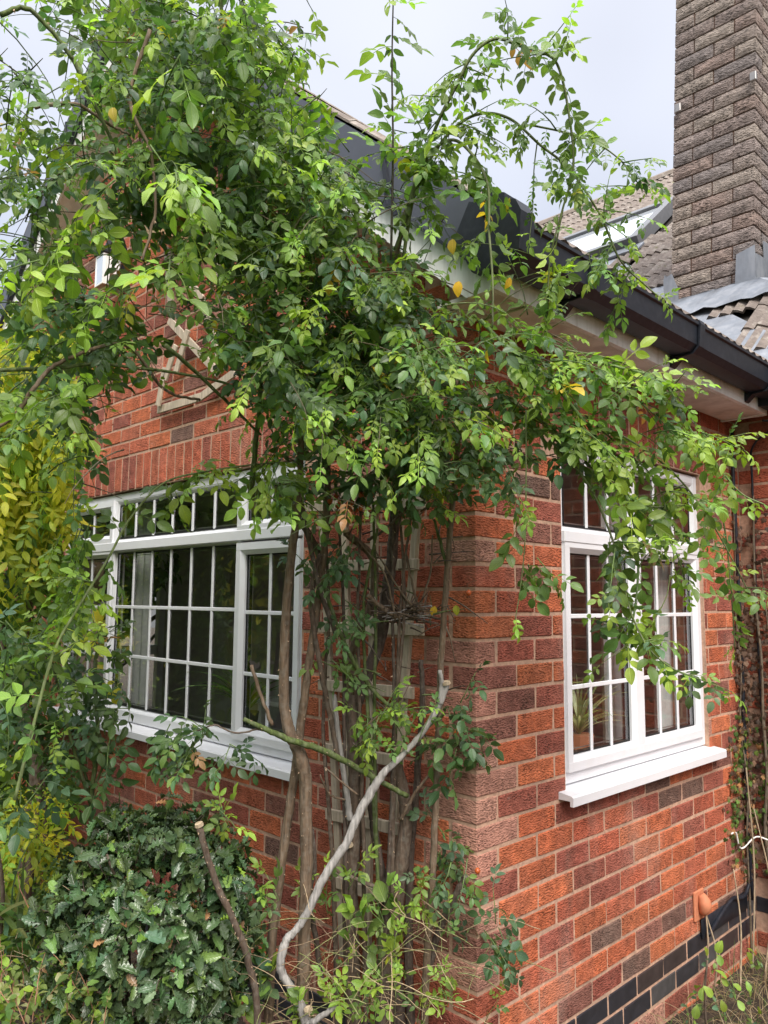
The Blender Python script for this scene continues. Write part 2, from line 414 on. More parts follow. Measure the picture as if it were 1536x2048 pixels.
while x < LW[1]+.10:
    bk('gable', (x+J/2, x+CH-J/2, random.uniform(-.001, .001), .1, LW[3]+.010, LW[3]+.196), bcol('gable', random.choice('rrbb')), name='soldier_brick'); x += CH
# far wall, facing the camera side
for k in range(-13, 23):
    z0, z1 = course(k); z0 -= J/2; z1 -= J/2
    eng = k in EB
    for i, (a, b_) in enumerate(spans(-.05 if k % 2 else .06, 3.6, L)):
        bk('far', (max(a+J/2, .0), b_-J/2, YE+random.uniform(-.0015, .0015), YE+.1, z0, z1), bcol('far') if not eng else (.025, .025, .03), 'engbrick' if eng else 'brick', 'engineering_brick' if eng else 'brick')

# mortar cores (recessed joints)
REC = .0035
def core_boxes(mb, ax, u0, u1, v0, v1, op, w0, w1):
    o = op; rects = [(u0, o[0], v0, v1), (o[1], u1, v0, v1), (o[0], o[1], v0, o[2]), (o[0], o[1], o[3], v1)]
    for a, b_, c, d in rects:
        if ax == 0: mb.box(w0, w1, a, b_, c, d)
        else: mb.box(a, b_, w0, w1, c, d)
side = MB(); core_boxes(side, 0, .0+REC, YE+.004, -.3, 2.72, (RW[0]+.004, RW[1]-.004, RW[2]-.02, RW[3]+.008), -.26, -REC)
side_wall = side.build('side_wall', M['mortar'], house)
gab = MB(); core_boxes(gab, 1, -4.9, -.2605, -.3, 2.70, (LW[0]+.004, LW[1]-.004, LW[2]-.02, LW[3]+.008), REC, .26)
gab.prism([(-4.9, 2.70), (-.0036, 2.7215), (-.0036, 2.80), (APX, 4.90), (-4.9, 2.80)], 1, REC, .26)
gable_wall = gab.build('gable_wall', M['mortar'], house)
far = MB(); far.box(-.0025, 6.0, YE+REC, YE+.26, -.3, 2.75)
far_wall = far.build('rear_wall', M['mortar'], house)
WALL = {'side': side_wall, 'gable': gable_wall, 'far': far_wall}
def score(b):
    x0, x1, y0, y1, z0, z1 = b['box']; c = np.array([(x0+x1)/2, (y0+y1)/2, (z0+z1)/2])
    if b['wall'] == 'side': c[0] = 0; n = np.array([1, 0, 0]); A_ = (y1-y0)*(z1-z0)
    else: c[1] = y0; n = np.array([0, -1, 0]); A_ = (x1-x0)*(z1-z0)
    u, v, d = proj(c)
    if d < .3 or u < -20 or u > 1556 or v < -20 or v > 2070: return 0
    s = A_*(FPX/d)**2*max(0, (nrm(CAM-c)@n))
    if b['wall'] == 'gable':
        if v < 850 or u < 420: s *= .45
    return s
cache = {}
def brick_mesh(dx, dy, dz, mt, bev=.003, jit=.0016):
    key = (round(dx, 3), round(dy, 3), round(dz, 3), mt, random.randrange(3))
    if key not in cache:
        mb = MB(); mb.box(-dx/2, dx/2, -dy/2, dy/2, -dz/2, dz/2, bev, (1, 1, 1), jit); cache[key] = mb.mesh('brick', M[mt])
    return cache[key]
for nm in ('brick', 'engineering_brick', 'soldier_brick'):
    lst = sorted([b for b in bricks if b['name'] == nm], key=score, reverse=True)
    nind = sum(1 for b in lst if score(b) > 60); nind = min(nind, 300)
    for b in lst[:nind]:
        x0, x1, y0, y1, z0, z1 = b['box']
        o = link(nm, brick_mesh(x1-x0, y1-y0, z1-z0, b['mat']), None, WALL[b['wall']])
        o.location = ((x0+x1)/2, (y0+y1)/2, (z0+z1)/2); o.color = (*b['col'], 1)
    for w in WALL:
        rest = [b for b in lst[nind:] if b['wall'] == w]
        if rest:
            mb = MB()
            for b in rest: mb.box(*b['box'], .003, b['col'], .0014)
            mb.build('brickwork' if nm == 'brick' else nm+'_row', M[rest[0]['mat']], WALL[w], kind='stuff')

# air brick low on the side wall, terracotta vent cowl, membrane strip
ab = MB(); y0_, y1_ = L*4+L/2, L*5+L/2; zb, zt = course(19)
ab.box(-.09, .002, y0_-L+J, y0_-J/2+.0, zb-J/2, zt-J/2, .003); airb = ab.build('air_brick', simple('air_brick_clay', (.27, .08, .055), .8, .3), side_wall)
hb = MB()
for a in range(9):
    for c_ in range(3):
        yy = y0_-L+J+.02+a*.021; zz = zb+.008+c_*.022; hb.box(.0, .0035, yy, yy+.011, zz, zz+.011)
hb.build('air_hole_shade', M['gasket'], airb, kind='stuff')  # dark raised squares paint the shade inside the air holes
vt = MB(); vt.box(0.001, .012, 1.515, 1.61, .305, .43, .003)
vent = vt.build('vent_cowl', M['terracotta'], side_wall)
cw = MB(); cw.smooth = True
cy_, cz_ = 1.562, .375
ringp = []
for j in range(7):
    t = j/6; w_ = .034*math.cos((t-.3)*1.35); ringp.append((t, max(w_, .012)))
pts_ = [(.012+.05*math.sin(math.pi*min(1, .15+.75*(1-t))), cy_, cz_-.055+.11*t) for t, _ in ringp]
cw.tube([( .014+.022*math.sin(math.pi*(.12+.8*t)), cy_, cz_-.04+.08*t) for t, _ in ringp], [.010+.018*math.sin(math.pi*(.1+.8*t)) for t, _ in ringp], 12)
cw.build('cowl_hood', M['terracotta'], vent)

# ------------------------------------------------------------------ windows
def window(kind, op, zsill, cols, name_label, parent):
    """kind 'side' (plane x=0, u=y) or 'gable' (plane y=0, u=x). w = outward distance."""
    def bx(mb, u0, u1, v0, v1, w0, w1, b=0.0):
        if kind == 'side': mb.box(w0, w1, u0, u1, v0, v1, b)
        else: mb.box(u0, u1, -w1, -w0, v0, v1, b)
    def bevelbar(mb, u0, u1, v0, v1, wi, wo, ins, side):
        """frame member whose inner edge slopes back to the glass (chamfered bead). side = which edge faces the glass"""
        if side in ('L', 'R'):
            s = 1 if side == 'R' else -1; e = u1 if side == 'R' else u0; o_ = u0 if side == 'R' else u1
            poly = [(o_, wi), (o_, wo), (e-s*ins, wo), (e, wo-.016), (e, wi)]
            n = len(poly); vs = []
            for v in (v0, v1):
                for (u, w) in poly: vs.append((w, u, v) if kind == 'side' else (u, -w, v))
        else:
            s = 1 if side == 'T' else -1; e = v1 if side == 'T' else v0; o_ = v0 if side == 'T' else v1
            poly = [(o_, wi), (o_, wo), (e-s*ins, wo), (e, wo-.016), (e, wi)]
            n = len(poly); vs = []
            for u in (u0, u1):
                for (v, w) in poly: vs.append((w, u, v) if kind == 'side' else (u, -w, v))
        mb.add(vs, [tuple(range(n)), tuple(range(2*n-1, n-1, -1))]+[(i, i+n, (i+1) % n+n, (i+1) % n) for i in range(n)])
    u0, u1, z0, z1 = op
    fr = MB(); F = .042; wf = -.022; wi = -.085
    bx(fr, u0, u0+F, z0, z1, wi, wf, .003); bx(fr, u1-F, u1, z0, z1, wi, wf, .003)
    bx(fr, u0+F, u1-F, z1-F, z1, wi, wf-.001, .003); bx(fr, u0+F, u1-F, z0, z0+F+.012, wi, wf-.001, .003)
    for c in cols[1:]:      # mullions between columns
        bx(fr, c['u0']-.018, c['u0']+.018, z0+F, z1-F, wi, wf+.002, .003)
    frame = fr.build('window', M['upvc'], parent, label=name_label)
    for c in cols:
        a, b_ = c['u0'], c['u1']
        for li in c['lights']:
            v0, v1, nb, rows, sash = li
            S = .052 if sash else .030; wo = -.008 if sash else -.026
            sb = MB()
            bevelbar(sb, a, a+S, v0, v1, -.07, wo, .02, 'R'); bevelbar(sb, b_-S, b_, v0, v1, -.07, wo, .02, 'L')
            bevelbar(sb, a+.002, b_-.002, v1-S, v1+.0005, -.069, wo+.0006, .02, 'B'); bevelbar(sb, a+.002, b_-.002, v0-.0005, v0+S, -.069, wo+.0006, .02, 'T')
            sb.build('sash', M['upvc'], frame)
            ga, gb, gv0, gv1 = a+S, b_-S, v0+S, v1-S
            gk = MB()
            for (p, q, r_, s_) in ((ga-.001, ga+.006, gv0, gv1), (gb-.006, gb+.001, gv0, gv1), (ga, gb, gv0-.001, gv0+.006), (ga, gb, gv1-.006, gv1+.001)):
                bx(gk, p, q, r_, s_, -.062, -.034)
            gk.build('gasket', M['gasket'], frame)
            g = MB(); w_ = -.036
            if kind == 'side': g.add([(w_, ga, gv0), (w_, gb, gv0), (w_, gb, gv1), (w_, ga, gv1)], [(0, 1, 2, 3)])
            else: g.add([(ga, -w_, gv0), (gb, -w_, gv0), (gb, -w_, gv1), (ga, -w_, gv1)], [(0, 1, 2, 3)])
            link('glass_pane', g.mesh('glass_pane', M['glass'], False), None, frame)
            sp = MB()
            for (p, q, r_, s_) in ((ga+.012, ga+.016, gv0+.012, gv1-.012), (gb-.016, gb-.012, gv0+.012, gv1-.012), (ga+.012, gb-.012, gv0+.012, gv0+.016), (ga+.012, gb-.012, gv1-.016, gv1-.012)):
                bx(sp, p, q, r_, s_, -.060, -.058)
            sp.build('spacer_bar', M['spacer'], frame)
            bw = .0085
            for i in range(1, nb+1):
                uu = ga+(gb-ga)*i/(nb+1); m_ = MB(); bx(m_, uu-bw, uu+bw, gv0, gv1, -.037, -.0300, .002); m_.build('glazing_bar', M['upvc'], frame)
            for r_ in rows:
                m_ = MB(); bx(m_, ga, gb, r_-bw, r_+bw, -.0365, -.0295, .002); m_.build('glazing_bar', M['upvc'], frame)
    # sill: top slab with drip nose
    s = MB(); e0, e1 = u0-.045, u1+.045
    poly = [(-.06, z0-.001), (.052, z0-.016), (.058, z0-.022), (.058, z0-.052), (.045, z0-.052), (.045, z0-.034), (-.06, z0-.034)]
    n = len(poly); vs = []
    cuts = (e0, e1)
    for u in cuts:
        for (w, v) in poly: vs.append((w, u, v) if kind == 'side' else (u, -w, v))
    s.add(vs, [tuple(range(n)), tuple(range(2*n-1, n-1, -1))]+[(i, i+n, (i+1) % n+n, (i+1) % n) for i in range(n)])
    s.build('window_sill', M['upvc'], frame)
    # sealant bead round the frame
    se = MB(); 
    for (p, q, r_, t_) in ((u0-.007, u0+.001, z0, z1), (u1-.001, u1+.007, z0, z1)): bx(se, p, q, r_, t_, -.03, -.012, .002)
    se.build('sealant_bead', M['upvc'], frame)
    return frame
zr1, zr2 = 1.649, 1.381
mid = 1.11
trR = 1.955
cols = [dict(u0=RW[0]+.035, u1=mid, lights=[(trR+.012, RW[3]-.035, 2, [], False), (RW[2]+.045, trR-.012, 2, [zr1, zr2], True)]),
        dict(u0=mid, u1=RW[1]-.035, lights=[(trR+.012, RW[3]-.035, 2, [], False), (RW[2]+.045, trR-.012, 2, [zr1, zr2], True)])]
win_side = window('side', RW, None, cols, 'tall two-light white window with six-bar glazing beside the house corner', house)
mA, mB_ = -2.63, -1.39
trL = 1.995
cols = [dict(u0=LW[0]+.035, u1=mA, lights=[(trL+.012, LW[3]-.035, 1, [], True), (LW[2]+.045, trL-.012, 1, [zr1, zr2], True)]),
        dict(u0=mA, u1=mB_, lights=[(trL+.012, LW[3]-.035, 5, [], False), (LW[2]+.045, trL-.012, 5, [1.655, 1.392], False)]),
        dict(u0=mB_, u1=LW[1]-.035, lights=[(trL+.008, LW[3]-.03, 1, [], True), (LW[2]+.04, trL-.04, 1, [1.645, 1.375], True)])]
win_gab = window('gable', LW, None, cols, 'wide three-part white window with many glazing bars under the gable', house)
# cross rails (transoms)
t_ = MB(); t_.box(-.078, -.004, RW[0]+.03, RW[1]-.03, trR-.026, trR+.020, .004); t_.build('transom', M['upvc'], win_side)
t_ = MB(); t_.box(LW[0]+.03, LW[1]-.03, .004, .078, trL-.030, trL+.020, .004); t_.build('transom', M['upvc'], win_gab)

# ------------------------------------------------------------------ room behind the windows
rm = MB(); x0, x1, y0, y1, z0, z1 = -4.7, -.262, .262, 3.6, .35, 2.50
core_boxes(rm, 0, y0, y1, z0, z1, (1.0, 1.5, .55, 2.15), x0-.05, x0); core_boxes(rm, 1, x0, x1, z0, z1, (-4.4, -2.3, .5, 2.3), y1, y1+.05)  # back-wall opening is unseen, added to let more daylight into the room
rm.box(x0, x1, y0+.0, y1, z1, z1+.05); rm.box(x1, x1+.05, 1.9, y1, z0, z1)
rm.build('interior_wall', M['room'], house)
rf = MB(); rf.box(x0, x1, y0, y1, z0-.05, z0); rf.build('interior_floor', M['roomfloor'], house)
for q in range(2):      # inner sill boards
    m_ = MB()
    if q == 0: m_.box(-.34, -.09, RW[0], RW[1], RW[2]-.03, RW[2]-.004, .004)
    else: m_.box(LW[0], LW[1], .09, .34, LW[2]-.03, LW[2]-.004, .004)
    m_.build('inner_sill', M['upvc'], house)
def curtain(kind, a, b_, z0, z1, w, label, grp=None):
    n = max(8, int((b_-a)/.012)); vs = []; fs = []
    for i in range(n+1):
        u = a+(b_-a)*i/n; d = w+.016*math.sin(i*1.1)+.006*math.sin(i*2.7)
        for z in (z0, z1): vs.append((-d, u, z) if kind == 'side' else (u, d, z))
    fs = [(2*i, 2*i+2, 2*i+3, 2*i+1) for i in range(n)]
    vs2 = vs+[((v[0]-.004, v[1], v[2]) if kind == 'side' else (v[0], v[1]+.004, v[2])) for v in vs]; m = len(vs)
    mb = MB(); mb.smooth = True; mb.add(vs2, fs+[tuple(i+m for i in f[::-1]) for f in fs])
    return link('curtain', mb.mesh('curtain', M['blind'], False), label=label, cat='curtain')
curtain('side', .53, .66, 1.06, 2.4, .17, 'narrow grey curtain inside the side window at its left jamb')
curtain('side', 1.10, 1.24, 1.06, 2.4, .17, 'grey curtain gathered behind the centre mullion of the side window')
curtain('side', 1.58, 1.74, 1.06, 2.4, .17, 'pale curtain inside the side window at its right jamb')
curtain('gable', -2.66, -2.48, 1.06, 2.35, .18, 'pale curtain behind the left end of the wide gable window')
dr = MB()
for a, b_ in ((1.0, 1.06), (1.44, 1.5)): dr.box(-4.72, -4.66, a, b_, .55, 2.15, .003)
for a, b_ in ((.55, .62), (1.22, 1.30), (2.08, 2.15)): dr.box(-4.715, -4.665, 1.06, 1.44, a, b_, .003)
dr.build('garden_door', M['upvc'], house)
# furniture glimpsed inside
dk = thing('desk', (-2.0, 1.2, .35), 'pale desk standing inside behind the wide gable window', 'desk')
m_ = MB(); m_.box(-2.5, -1.55, .9, 1.4, 1.06, 1.09, .004); m_.build('desk_top', M['roompale'], dk)
for xx in (-2.45, -1.6):
    for yy in (.95, 1.35): m_ = MB(); m_.box(xx-.02, xx+.02, yy-.02, yy+.02, .35, 1.06); m_.build('leg', M['roompale'], dk)
mo = thing('monitor', (-2.05, 1.15, 1.09), 'dark computer screen on the desk behind the wide gable window', 'monitor')
m_ = MB(); m_.box(-2.25, -1.85, 1.14, 1.17, 1.16, 1.42, .004); m_.build('screen', M['roomdark'], mo)
m_ = MB(); m_.box(-2.08, -2.02, 1.17, 1.2, 1.095, 1.3); m_.box(-2.15, -1.95, 1.1, 1.25, 1.091, 1.10); m_.build('stand', M['roomdark'], mo)
mirror = MB(); mirror.box(-3.3, -2.75, 3.50, 3.54, 1.2, 2.2, .004)  # plain white panel, stands in for the bright far window
link('far_window_panel', mirror.mesh('far_window_panel', M['roompale']), label='white panel standing in for the bright far window deep inside the room', cat='panel')
ch = thing('chair', (-1.2, 1.0, .35), 'white plastic chair back seen inside behind the right casement of the gable window', 'chair')
m_ = MB(); m_.box(-1.4, -1.02, .9, 1.3, .80, .83, .01); m_.build('seat', M['roompale'], ch)
m_ = MB(); m_.tube(catmull([(-1.38, 1.28, .82), (-1.38, 1.32, 1.2), (-1.3, 1.33, 1.32), (-1.2, 1.33, 1.36), (-1.1, 1.33, 1.32), (-1.04, 1.32, 1.2), (-1.04, 1.28, .82)], 5), .02, 7); m_.build('backrest', M['roompale'], ch)
for xx in (-1.38, -1.04):
    for yy in (.93, 1.27): m_ = MB(); m_.tube([(xx, yy, .35), (xx, yy, .81)], .014, 6); m_.build('leg', M['roompale'], ch)
bxo = thing('cardboard_box', (-.22, .66, 1.03), 'small pale box with black letters SB on the inner sill behind the spider plant', 'box')
m_ = MB(); m_.box(-.30, -.15, .58, .80, 1.035, 1.19, .003); m_.build('box_body', simple('pale_card', (.42, .36, .28), .8, .2), bxo)
tcu = bpy.data.curves.new('lettering', 'FONT'); tcu.body = 'SB'; tcu.size = .07; tcu.extrude = .0008
to = bpy.data.objects.new('lettering', tcu); COL.objects.link(to); to.rotation_euler = (R(90), 0, R(90)); to.location = (-.1485, .62, 1.10)
tcu.materials.append(M['gasket']); bpy.context.view_layer.update()
dg = bpy.context.evaluated_depsgraph_get(); tme = bpy.data.meshes.new_from_object(to.evaluated_get(dg)); tmw = to.matrix_world.copy(); bpy.data.objects.remove(to)
tme.transform(tmw); link('lettering', tme, None, bxo)

# ------------------------------------------------------------------ eaves of the wing
def part(name, fn, mat, parent=house, **k):
    mb = MB(); fn(mb); return mb.build(name, M[mat] if isinstance(mat, str) else mat, parent, **k)
part('fascia_board', lambda m: m.box(.205, .225, -.168, 2.03, 2.645, 2.84), 'fascia')
part('soffit_board', lambda m: m.box(-.02, .2045, -.166, 2.03, 2.650, 2.664), 'soffit')
part('soffit_board', lambda m: m.box(.015, .2043, .01, 2.02, 2.643, 2.6495, .002), 'soffit')
part('fascia_end', lambda m: m.box(.0, .2248, 2.031, 2.05, 2.640, 2.84), 'fascia')
# square gutter
gp = [(.229, 2.805), (.229, 2.712), (.242, 2.698), (.318, 2.698), (.340, 2.722), (.345, 2.795), (.353, 2.800), (.353, 2.812), (.338, 2.812), (.334, 2.726), (.314, 2.706), (.245, 2.706), (.236, 2.716), (.236, 2.805)]
gu = MB(); gu.prism(gp, 1, -.20, 2.62); gutter = gu.build('gutter', M['black'], house)
def bracket(y):
    mb = MB(); mb.prism([(.2265, 2.700), (.2265, 2.655), (.236, 2.660), (.262, 2.686), (.325, 2.690), (.350, 2.716), (.359, 2.805), (.353, 2.822), (.347, 2.816), (.349, 2.80), (.343, 2.72), (.320, 2.696), (.24, 2.696)], 1, y-.022, y+.022)
    mb.build('gutter_bracket', M['black'], gutter)
for y in (.18, 1.0, 1.78): bracket(y)
def stop_end(m):
    m.prism([(.222, 2.84), (.222, 2.70), (.24, 2.685), (.325, 2.685), (.352, 2.715), (.36, 2.83), (.34, 2.87), (.30, 2.88)], 1, -.235, -.165)
    m.prism([(.10, 2.83), (.17, 2.70), (.226, 2.69), (.23, 2.90), (.16, 2.93)], 1, -.225, -.172)
    m.prism([(.215, 2.86), (.30, 2.865), (.30, 2.905), (.245, 2.93), (.21, 2.91)], 1, -.232, -.12)
part('gutter_end_cap', stop_end, 'black', gutter)
gw = MB(); gw.prism([(.2265, 2.715), (.2265, 2.665), (.30, 2.66), (.36, 2.70), (.362, 2.80), (.23, 2.80)], 1, 1.93, 2.08); gw.build('gutter_outlet', M['black'], gutter)

# barge boards and dark verge cladding, both slopes
def mirror_x(x): return 2*APX-x
for s in (0, 1):
    fx = (lambda x: x) if s == 0 else mirror_x
    b_ = MB(); poly = [(.2248, 2.645), (.115, 2.645), (APX, 2.740-PITCH*APX), (APX, 2.895-PITCH*APX), (.2248, 2.703)]
    b_.prism([(fx(x), z) for x, z in poly], 1, -.185, -.168); b_.build('barge_board', M['fascia'], house)
    b_ = MB(); b_.prism([(fx(x), z) for x, z in [(.10, 2.662), (APX, 2.752-PITCH*APX), (APX, 2.766-PITCH*APX), (.10, 2.676)]], 1, -.167, .005)
    b_.build('barge_soffit', M['soffit'], house)
    xx = .17; i = 0
    while xx > APX+.02:
        xe = max(xx-.40, APX); p = MB()
        lo, hi = 2.872, 3.087
        p.prism([(fx(x), z) for x, z in [(xx, lo-PITCH*xx), (xe-.012, lo-PITCH*(xe-.012)), (xe-.012, hi-PITCH*(xe-.012)), (xx, hi-PITCH*xx)]], 1, -.204-.003*(i % 2), -.187)
        pn = p.build('verge_cladding', M['clad'], house)
        q = MB(); d_ = .018        # overlap joint with a swept black lip
        for (za, zb2, sh0, sh1) in ((lo-.012, lo+.06, .055, .02), (lo+.06, lo+.15, .02, 0.0), (lo+.15, hi+.004, 0.0, .0)):
            q.prism([(fx(x), z) for x, z in [(xe+sh0+.009, za-PITCH*(xe+sh0)), (xe+sh0-.009, za-PITCH*(xe+sh0)), (xe+sh1-.009, zb2-PITCH*(xe+sh1)), (xe+sh1+.009, zb2-PITCH*(xe+sh1))]], 1, -.216, -.2072)
        q.build('cladding_joint', M['black'], pn)
        xx = xe; i += 1
    b_ = MB(); b_.prism([(fx(x), z) for x, z in [(.2, 2.868-PITCH*.2), (APX, 2.868-PITCH*APX), (APX, 2.882-PITCH*APX), (.2, 2.882-PITCH*.2)]], 1, -.213, -.186)
    b_.build('cladding_trim', M['black'], house)

# ------------------------------------------------------------------ roofs
TW, TG, TL = .30, .325, .385
def tile_template(seed):
    random.seed(seed); n = 12; vs = []; fs = []
    for j, y in enumerate((0, TL)):
        for i in range(n+1):
            x = -TW/2+TW*i/n; z = .011*math.cos(2*math.pi*4*i/n/1.0+0)*1.0
            z = .013*(1 if i % 3 == 1 else (.2 if i % 3 == 2 else -1))+random.uniform(-.001, .001)
            vs.append((x, y+(random.uniform(-.004, .004) if j == 0 else 0), z))
    for i in range(n+1): x, y, z = vs[i]; vs.append((x, y+.002, z-.017))
    fs = [(i, i+1, n+2+i, n+1+i) for i in range(n)]+[(2*(n+1)+i, 2*(n+1)+i+1, i+1, i) for i in range(n)]
    vs.append((-TW/2, TL, -.02)); vs.append((TW/2, TL, -.02)); a, b_ = len(vs)-2, len(vs)-1
    fs += [(a, n+1, 0, 2*(n+1)), (3*(n+1)-1, n, 2*n+1, b_)]
    return vs, fs
TT = [tile_template(s) for s in (1, 2, 3)]; random.seed(21)
TMESH = []
for vs, fs in TT:
    mb = MB(); mb.add(vs, fs, (1, 1, 1)); TMESH.append(mb.mesh('roof_tile', M['tile'], True))
roof = MB()
roof.prism([(.30, 3.02-PITCH*.30), (APX, 3.02-PITCH*APX), (mirror_x(.30), 3.02-PITCH*.30), (mirror_x(.30), 2.98-PITCH*.30), (APX, 2.98-PITCH*APX), (.30, 2.98-PITCH*.30)], 1, -.183, 2.06)
# main roof slab
TM = .84
roof.prism([(2.02, 2.80), (6.9, 6.899-.03), (11.5, 3.0), (11.5, 2.96), (6.9, 6.82), (2.02, 2.76)], 0, -9.0, 5.5)
roof_o = roof.build('roof', simple('roof_underlay', (.05, .045, .04), .9, .1), house)
tiles = []
def put_tile(o, u, v, n, col, vs_=0):
    Mx = Matrix(((u[0], v[0], n[0], o[0]), (u[1], v[1], n[1], o[1]), (u[2], v[2], n[2], o[2]), (0, 0, 0, 1)))
    c = np.array(o)+np.array(v)*TG/2; a, b_, d = proj(c)
    sc = 0
    if d > .5 and -40 < a < 1576 and -60 < b_ < 2048: sc = (FPX/d)**2*max(.03, nrm(CAM-c)@np.array(n))
    if 1080 < a < 1400 or a > 1400: sc *= 3
    tiles.append((sc, Mx, col))
def tcol():
    j = random.uniform(.75, 1.25); return (.165*j, .135*j, .115*j)
th = math.atan(TM); nM = (0, -math.sin(th), math.cos(th)); vM = (0, math.cos(th), math.sin(th))
row = 0; s_ = 0.0
tilt = .030
while True:
    yy = 1.985+row*TG*math.cos(th); zz = 2.85+TM*(yy-2.05)
    if yy > 6.85: break
    xx = -8.9+(0 if row % 2 else TW/2)*0
    while xx < 5.4:
        zw = 3.10-PITCH*xx if xx > APX else 3.10-PITCH*mirror_x(xx)
        inwing = mirror_x(.4) < xx < .42
        if (not inwing or zz > zw-.05) and not (-.88 < xx < .10 and 2.74 < yy < 3.4) and not (-3.35 < xx < -1.6 and 4.60 < yy < 5.55):
            o = (xx, yy+random.uniform(-.006, .006), zz+.045+random.uniform(0, .003))
            vt_ = nrm((0, math.cos(th-tilt), math.sin(th-tilt))); nt_ = (0, -vt_[2], vt_[1])
            u_ = nrm((1, 0, random.uniform(-.012, .012)))
            put_tile(o, u_, vt_, nt_, tcol())
        xx += TW
    row += 1
tw = math.atan(PITCH)
for s in (0, 1):
    row = 0
    while True:
        xx = .325-row*TG*math.cos(tw)
        if xx < APX+.10: break
        xx = max(xx, APX+.30)
        zz = 3.10-PITCH*xx+.004
        sgn = 1 if s == 0 else -1
        X = xx if s == 0 else mirror_x(xx)
        v_ = np.array([-sgn*math.cos(tw-.010), 0, math.sin(tw-.010)]); n_ = .5*np.array([sgn*math.sin(tw-.014), 0, math.cos(tw-.014)])
        y = -.205+TW/2
        while y < 6:
            zm = 2.85+TM*(y-2.05)
            if zz < zm-.10: break
            put_tile((X, y, zz+.012+random.uniform(0, .004)), (0, sgn*1.0, 0), v_, n_, tcol()); y += TW
        row += 1
tiles.sort(key=lambda t: -t[0])
for k, (sc_, Mx, c) in enumerate(tiles[:300]):
    o = link('roof_tile', TMESH[k % 3], None, roof_o); o.matrix_basis = Mx; o.color = (*c, 1)
mb = MB()
for k, (sc_, Mx, c) in enumerate(tiles[300:]):
    vs, fs = TT[k % 3]; mb.add([tuple(Mx @ Vector(v)) for v in vs], fs, c)
mb.build('tile_field', M['tile'], roof_o, kind='stuff')
# ridge tiles
def ridge(p0, p1, n, hh_=.11):
    for i in range(n):
        a = np.array(p0)+(np.array(p1)-np.array(p0))*i/n; b_ = np.array(p0)+(np.array(p1)-np.array(p0))*(i+1.02)/n
        m = MB(); d = nrm(b_-a); sd_ = nrm(np.cross(d, (0, 0, 1))); vs = []
        for q in (a, b_):
            for k in range(7):
                t = math.pi*k/6; vs.append(q+sd_*math.cos(t)*.13+np.array([0, 0, 1])*(math.sin(t)*hh_-.05))
        m.add(vs, [(k, k+1, k+8, k+7) for k in range(6)]+[tuple(range(7)), tuple(range(13, 6, -1))], (.2, .165, .135)); m.build('ridge_tile', M['tile'], roof_o)
ridge((-8.9, 6.9, 6.93), (5.4, 6.9, 6.93), 32); ridge((APX, -.2, 5.195), (APX, 4.8, 5.195), 11, .05)
# lead valley beside the gutter
vv = MB(); vs = []
for x in (.36, -.2, -.75, -1.5, -2.4):
    y = 2.348-1.018*x; z = 2.85+TM*(y-2.05)
    vs += [(x-.02, y-.05, z-.03+.03), (x+.03, y+.10, z+TM*.10+.022+.01), (x+.07, y+.13, z+TM*.13+.03)]
vv.add(vs, [(3*i, 3*i+3, 3*i+4, 3*i+1) for i in range(4)]+[(3*i+1, 3*i+4, 3*i+5, 3*i+2) for i in range(4)]); vv.build('lead_valley', M['lead'], roof_o)

# ------------------------------------------------------------------ chimney
LEAN = .05
cx0, cx1, cy0, cy1, cb = -.715, -.165, 3.05, 3.60, 3.45
CC, CL = .098, .275
chm = MB(); chm.box(cx0+.012, cx1-.012, cy0+.012, cy1-.012, 3.5, 7.3)
def lean(mb):
    mb.v = [(v[0]+(max(v[2], 3.5)-3.7)*LEAN, v[1], v[2]) for v in mb.v]; return mb
chimney = lean(chm).build('chimney', simple('chimney_mortar', (.20, .125, .095), .95, .1, 60, .3), house)
def rock_brick(mb, x0, x1, y0, y1, z0, z1, col, faces):
    """box whose outer faces are split-faced stone"""
    mb.box(x0, x1, y0, y1, z0, z1, .004, col, .002)
    for fc in faces:
        nu = 5; nv = 3; vs = []
        for j in range(nv+1):
            for i in range(nu+1):
                e = (0 < i < nu and 0 < j < nv); d = random.uniform(.003, .010) if e else -.002
                if fc == 'F': vs.append((x0+(x1-x0)*i/nu, y0-d, z0+(z1-z0)*j/nv))
                else: vs.append((x1+d, y0+(y1-y0)*i/nu, z0+(z1-z0)*j/nv))
        mb.add(vs, [(j*(nu+1)+i, j*(nu+1)+i+1, (j+1)*(nu+1)+i+1, (j+1)*(nu+1)+i) for j in range(nv) for i in range(nu)], col)
SPAL = [(.30, .25, .22), (.26, .21, .19), (.33, .28, .24), (.23, .20, .19), (.29, .24, .22), (.21, .185, .18), (.34, .29, .25), (.29, .22, .19)]
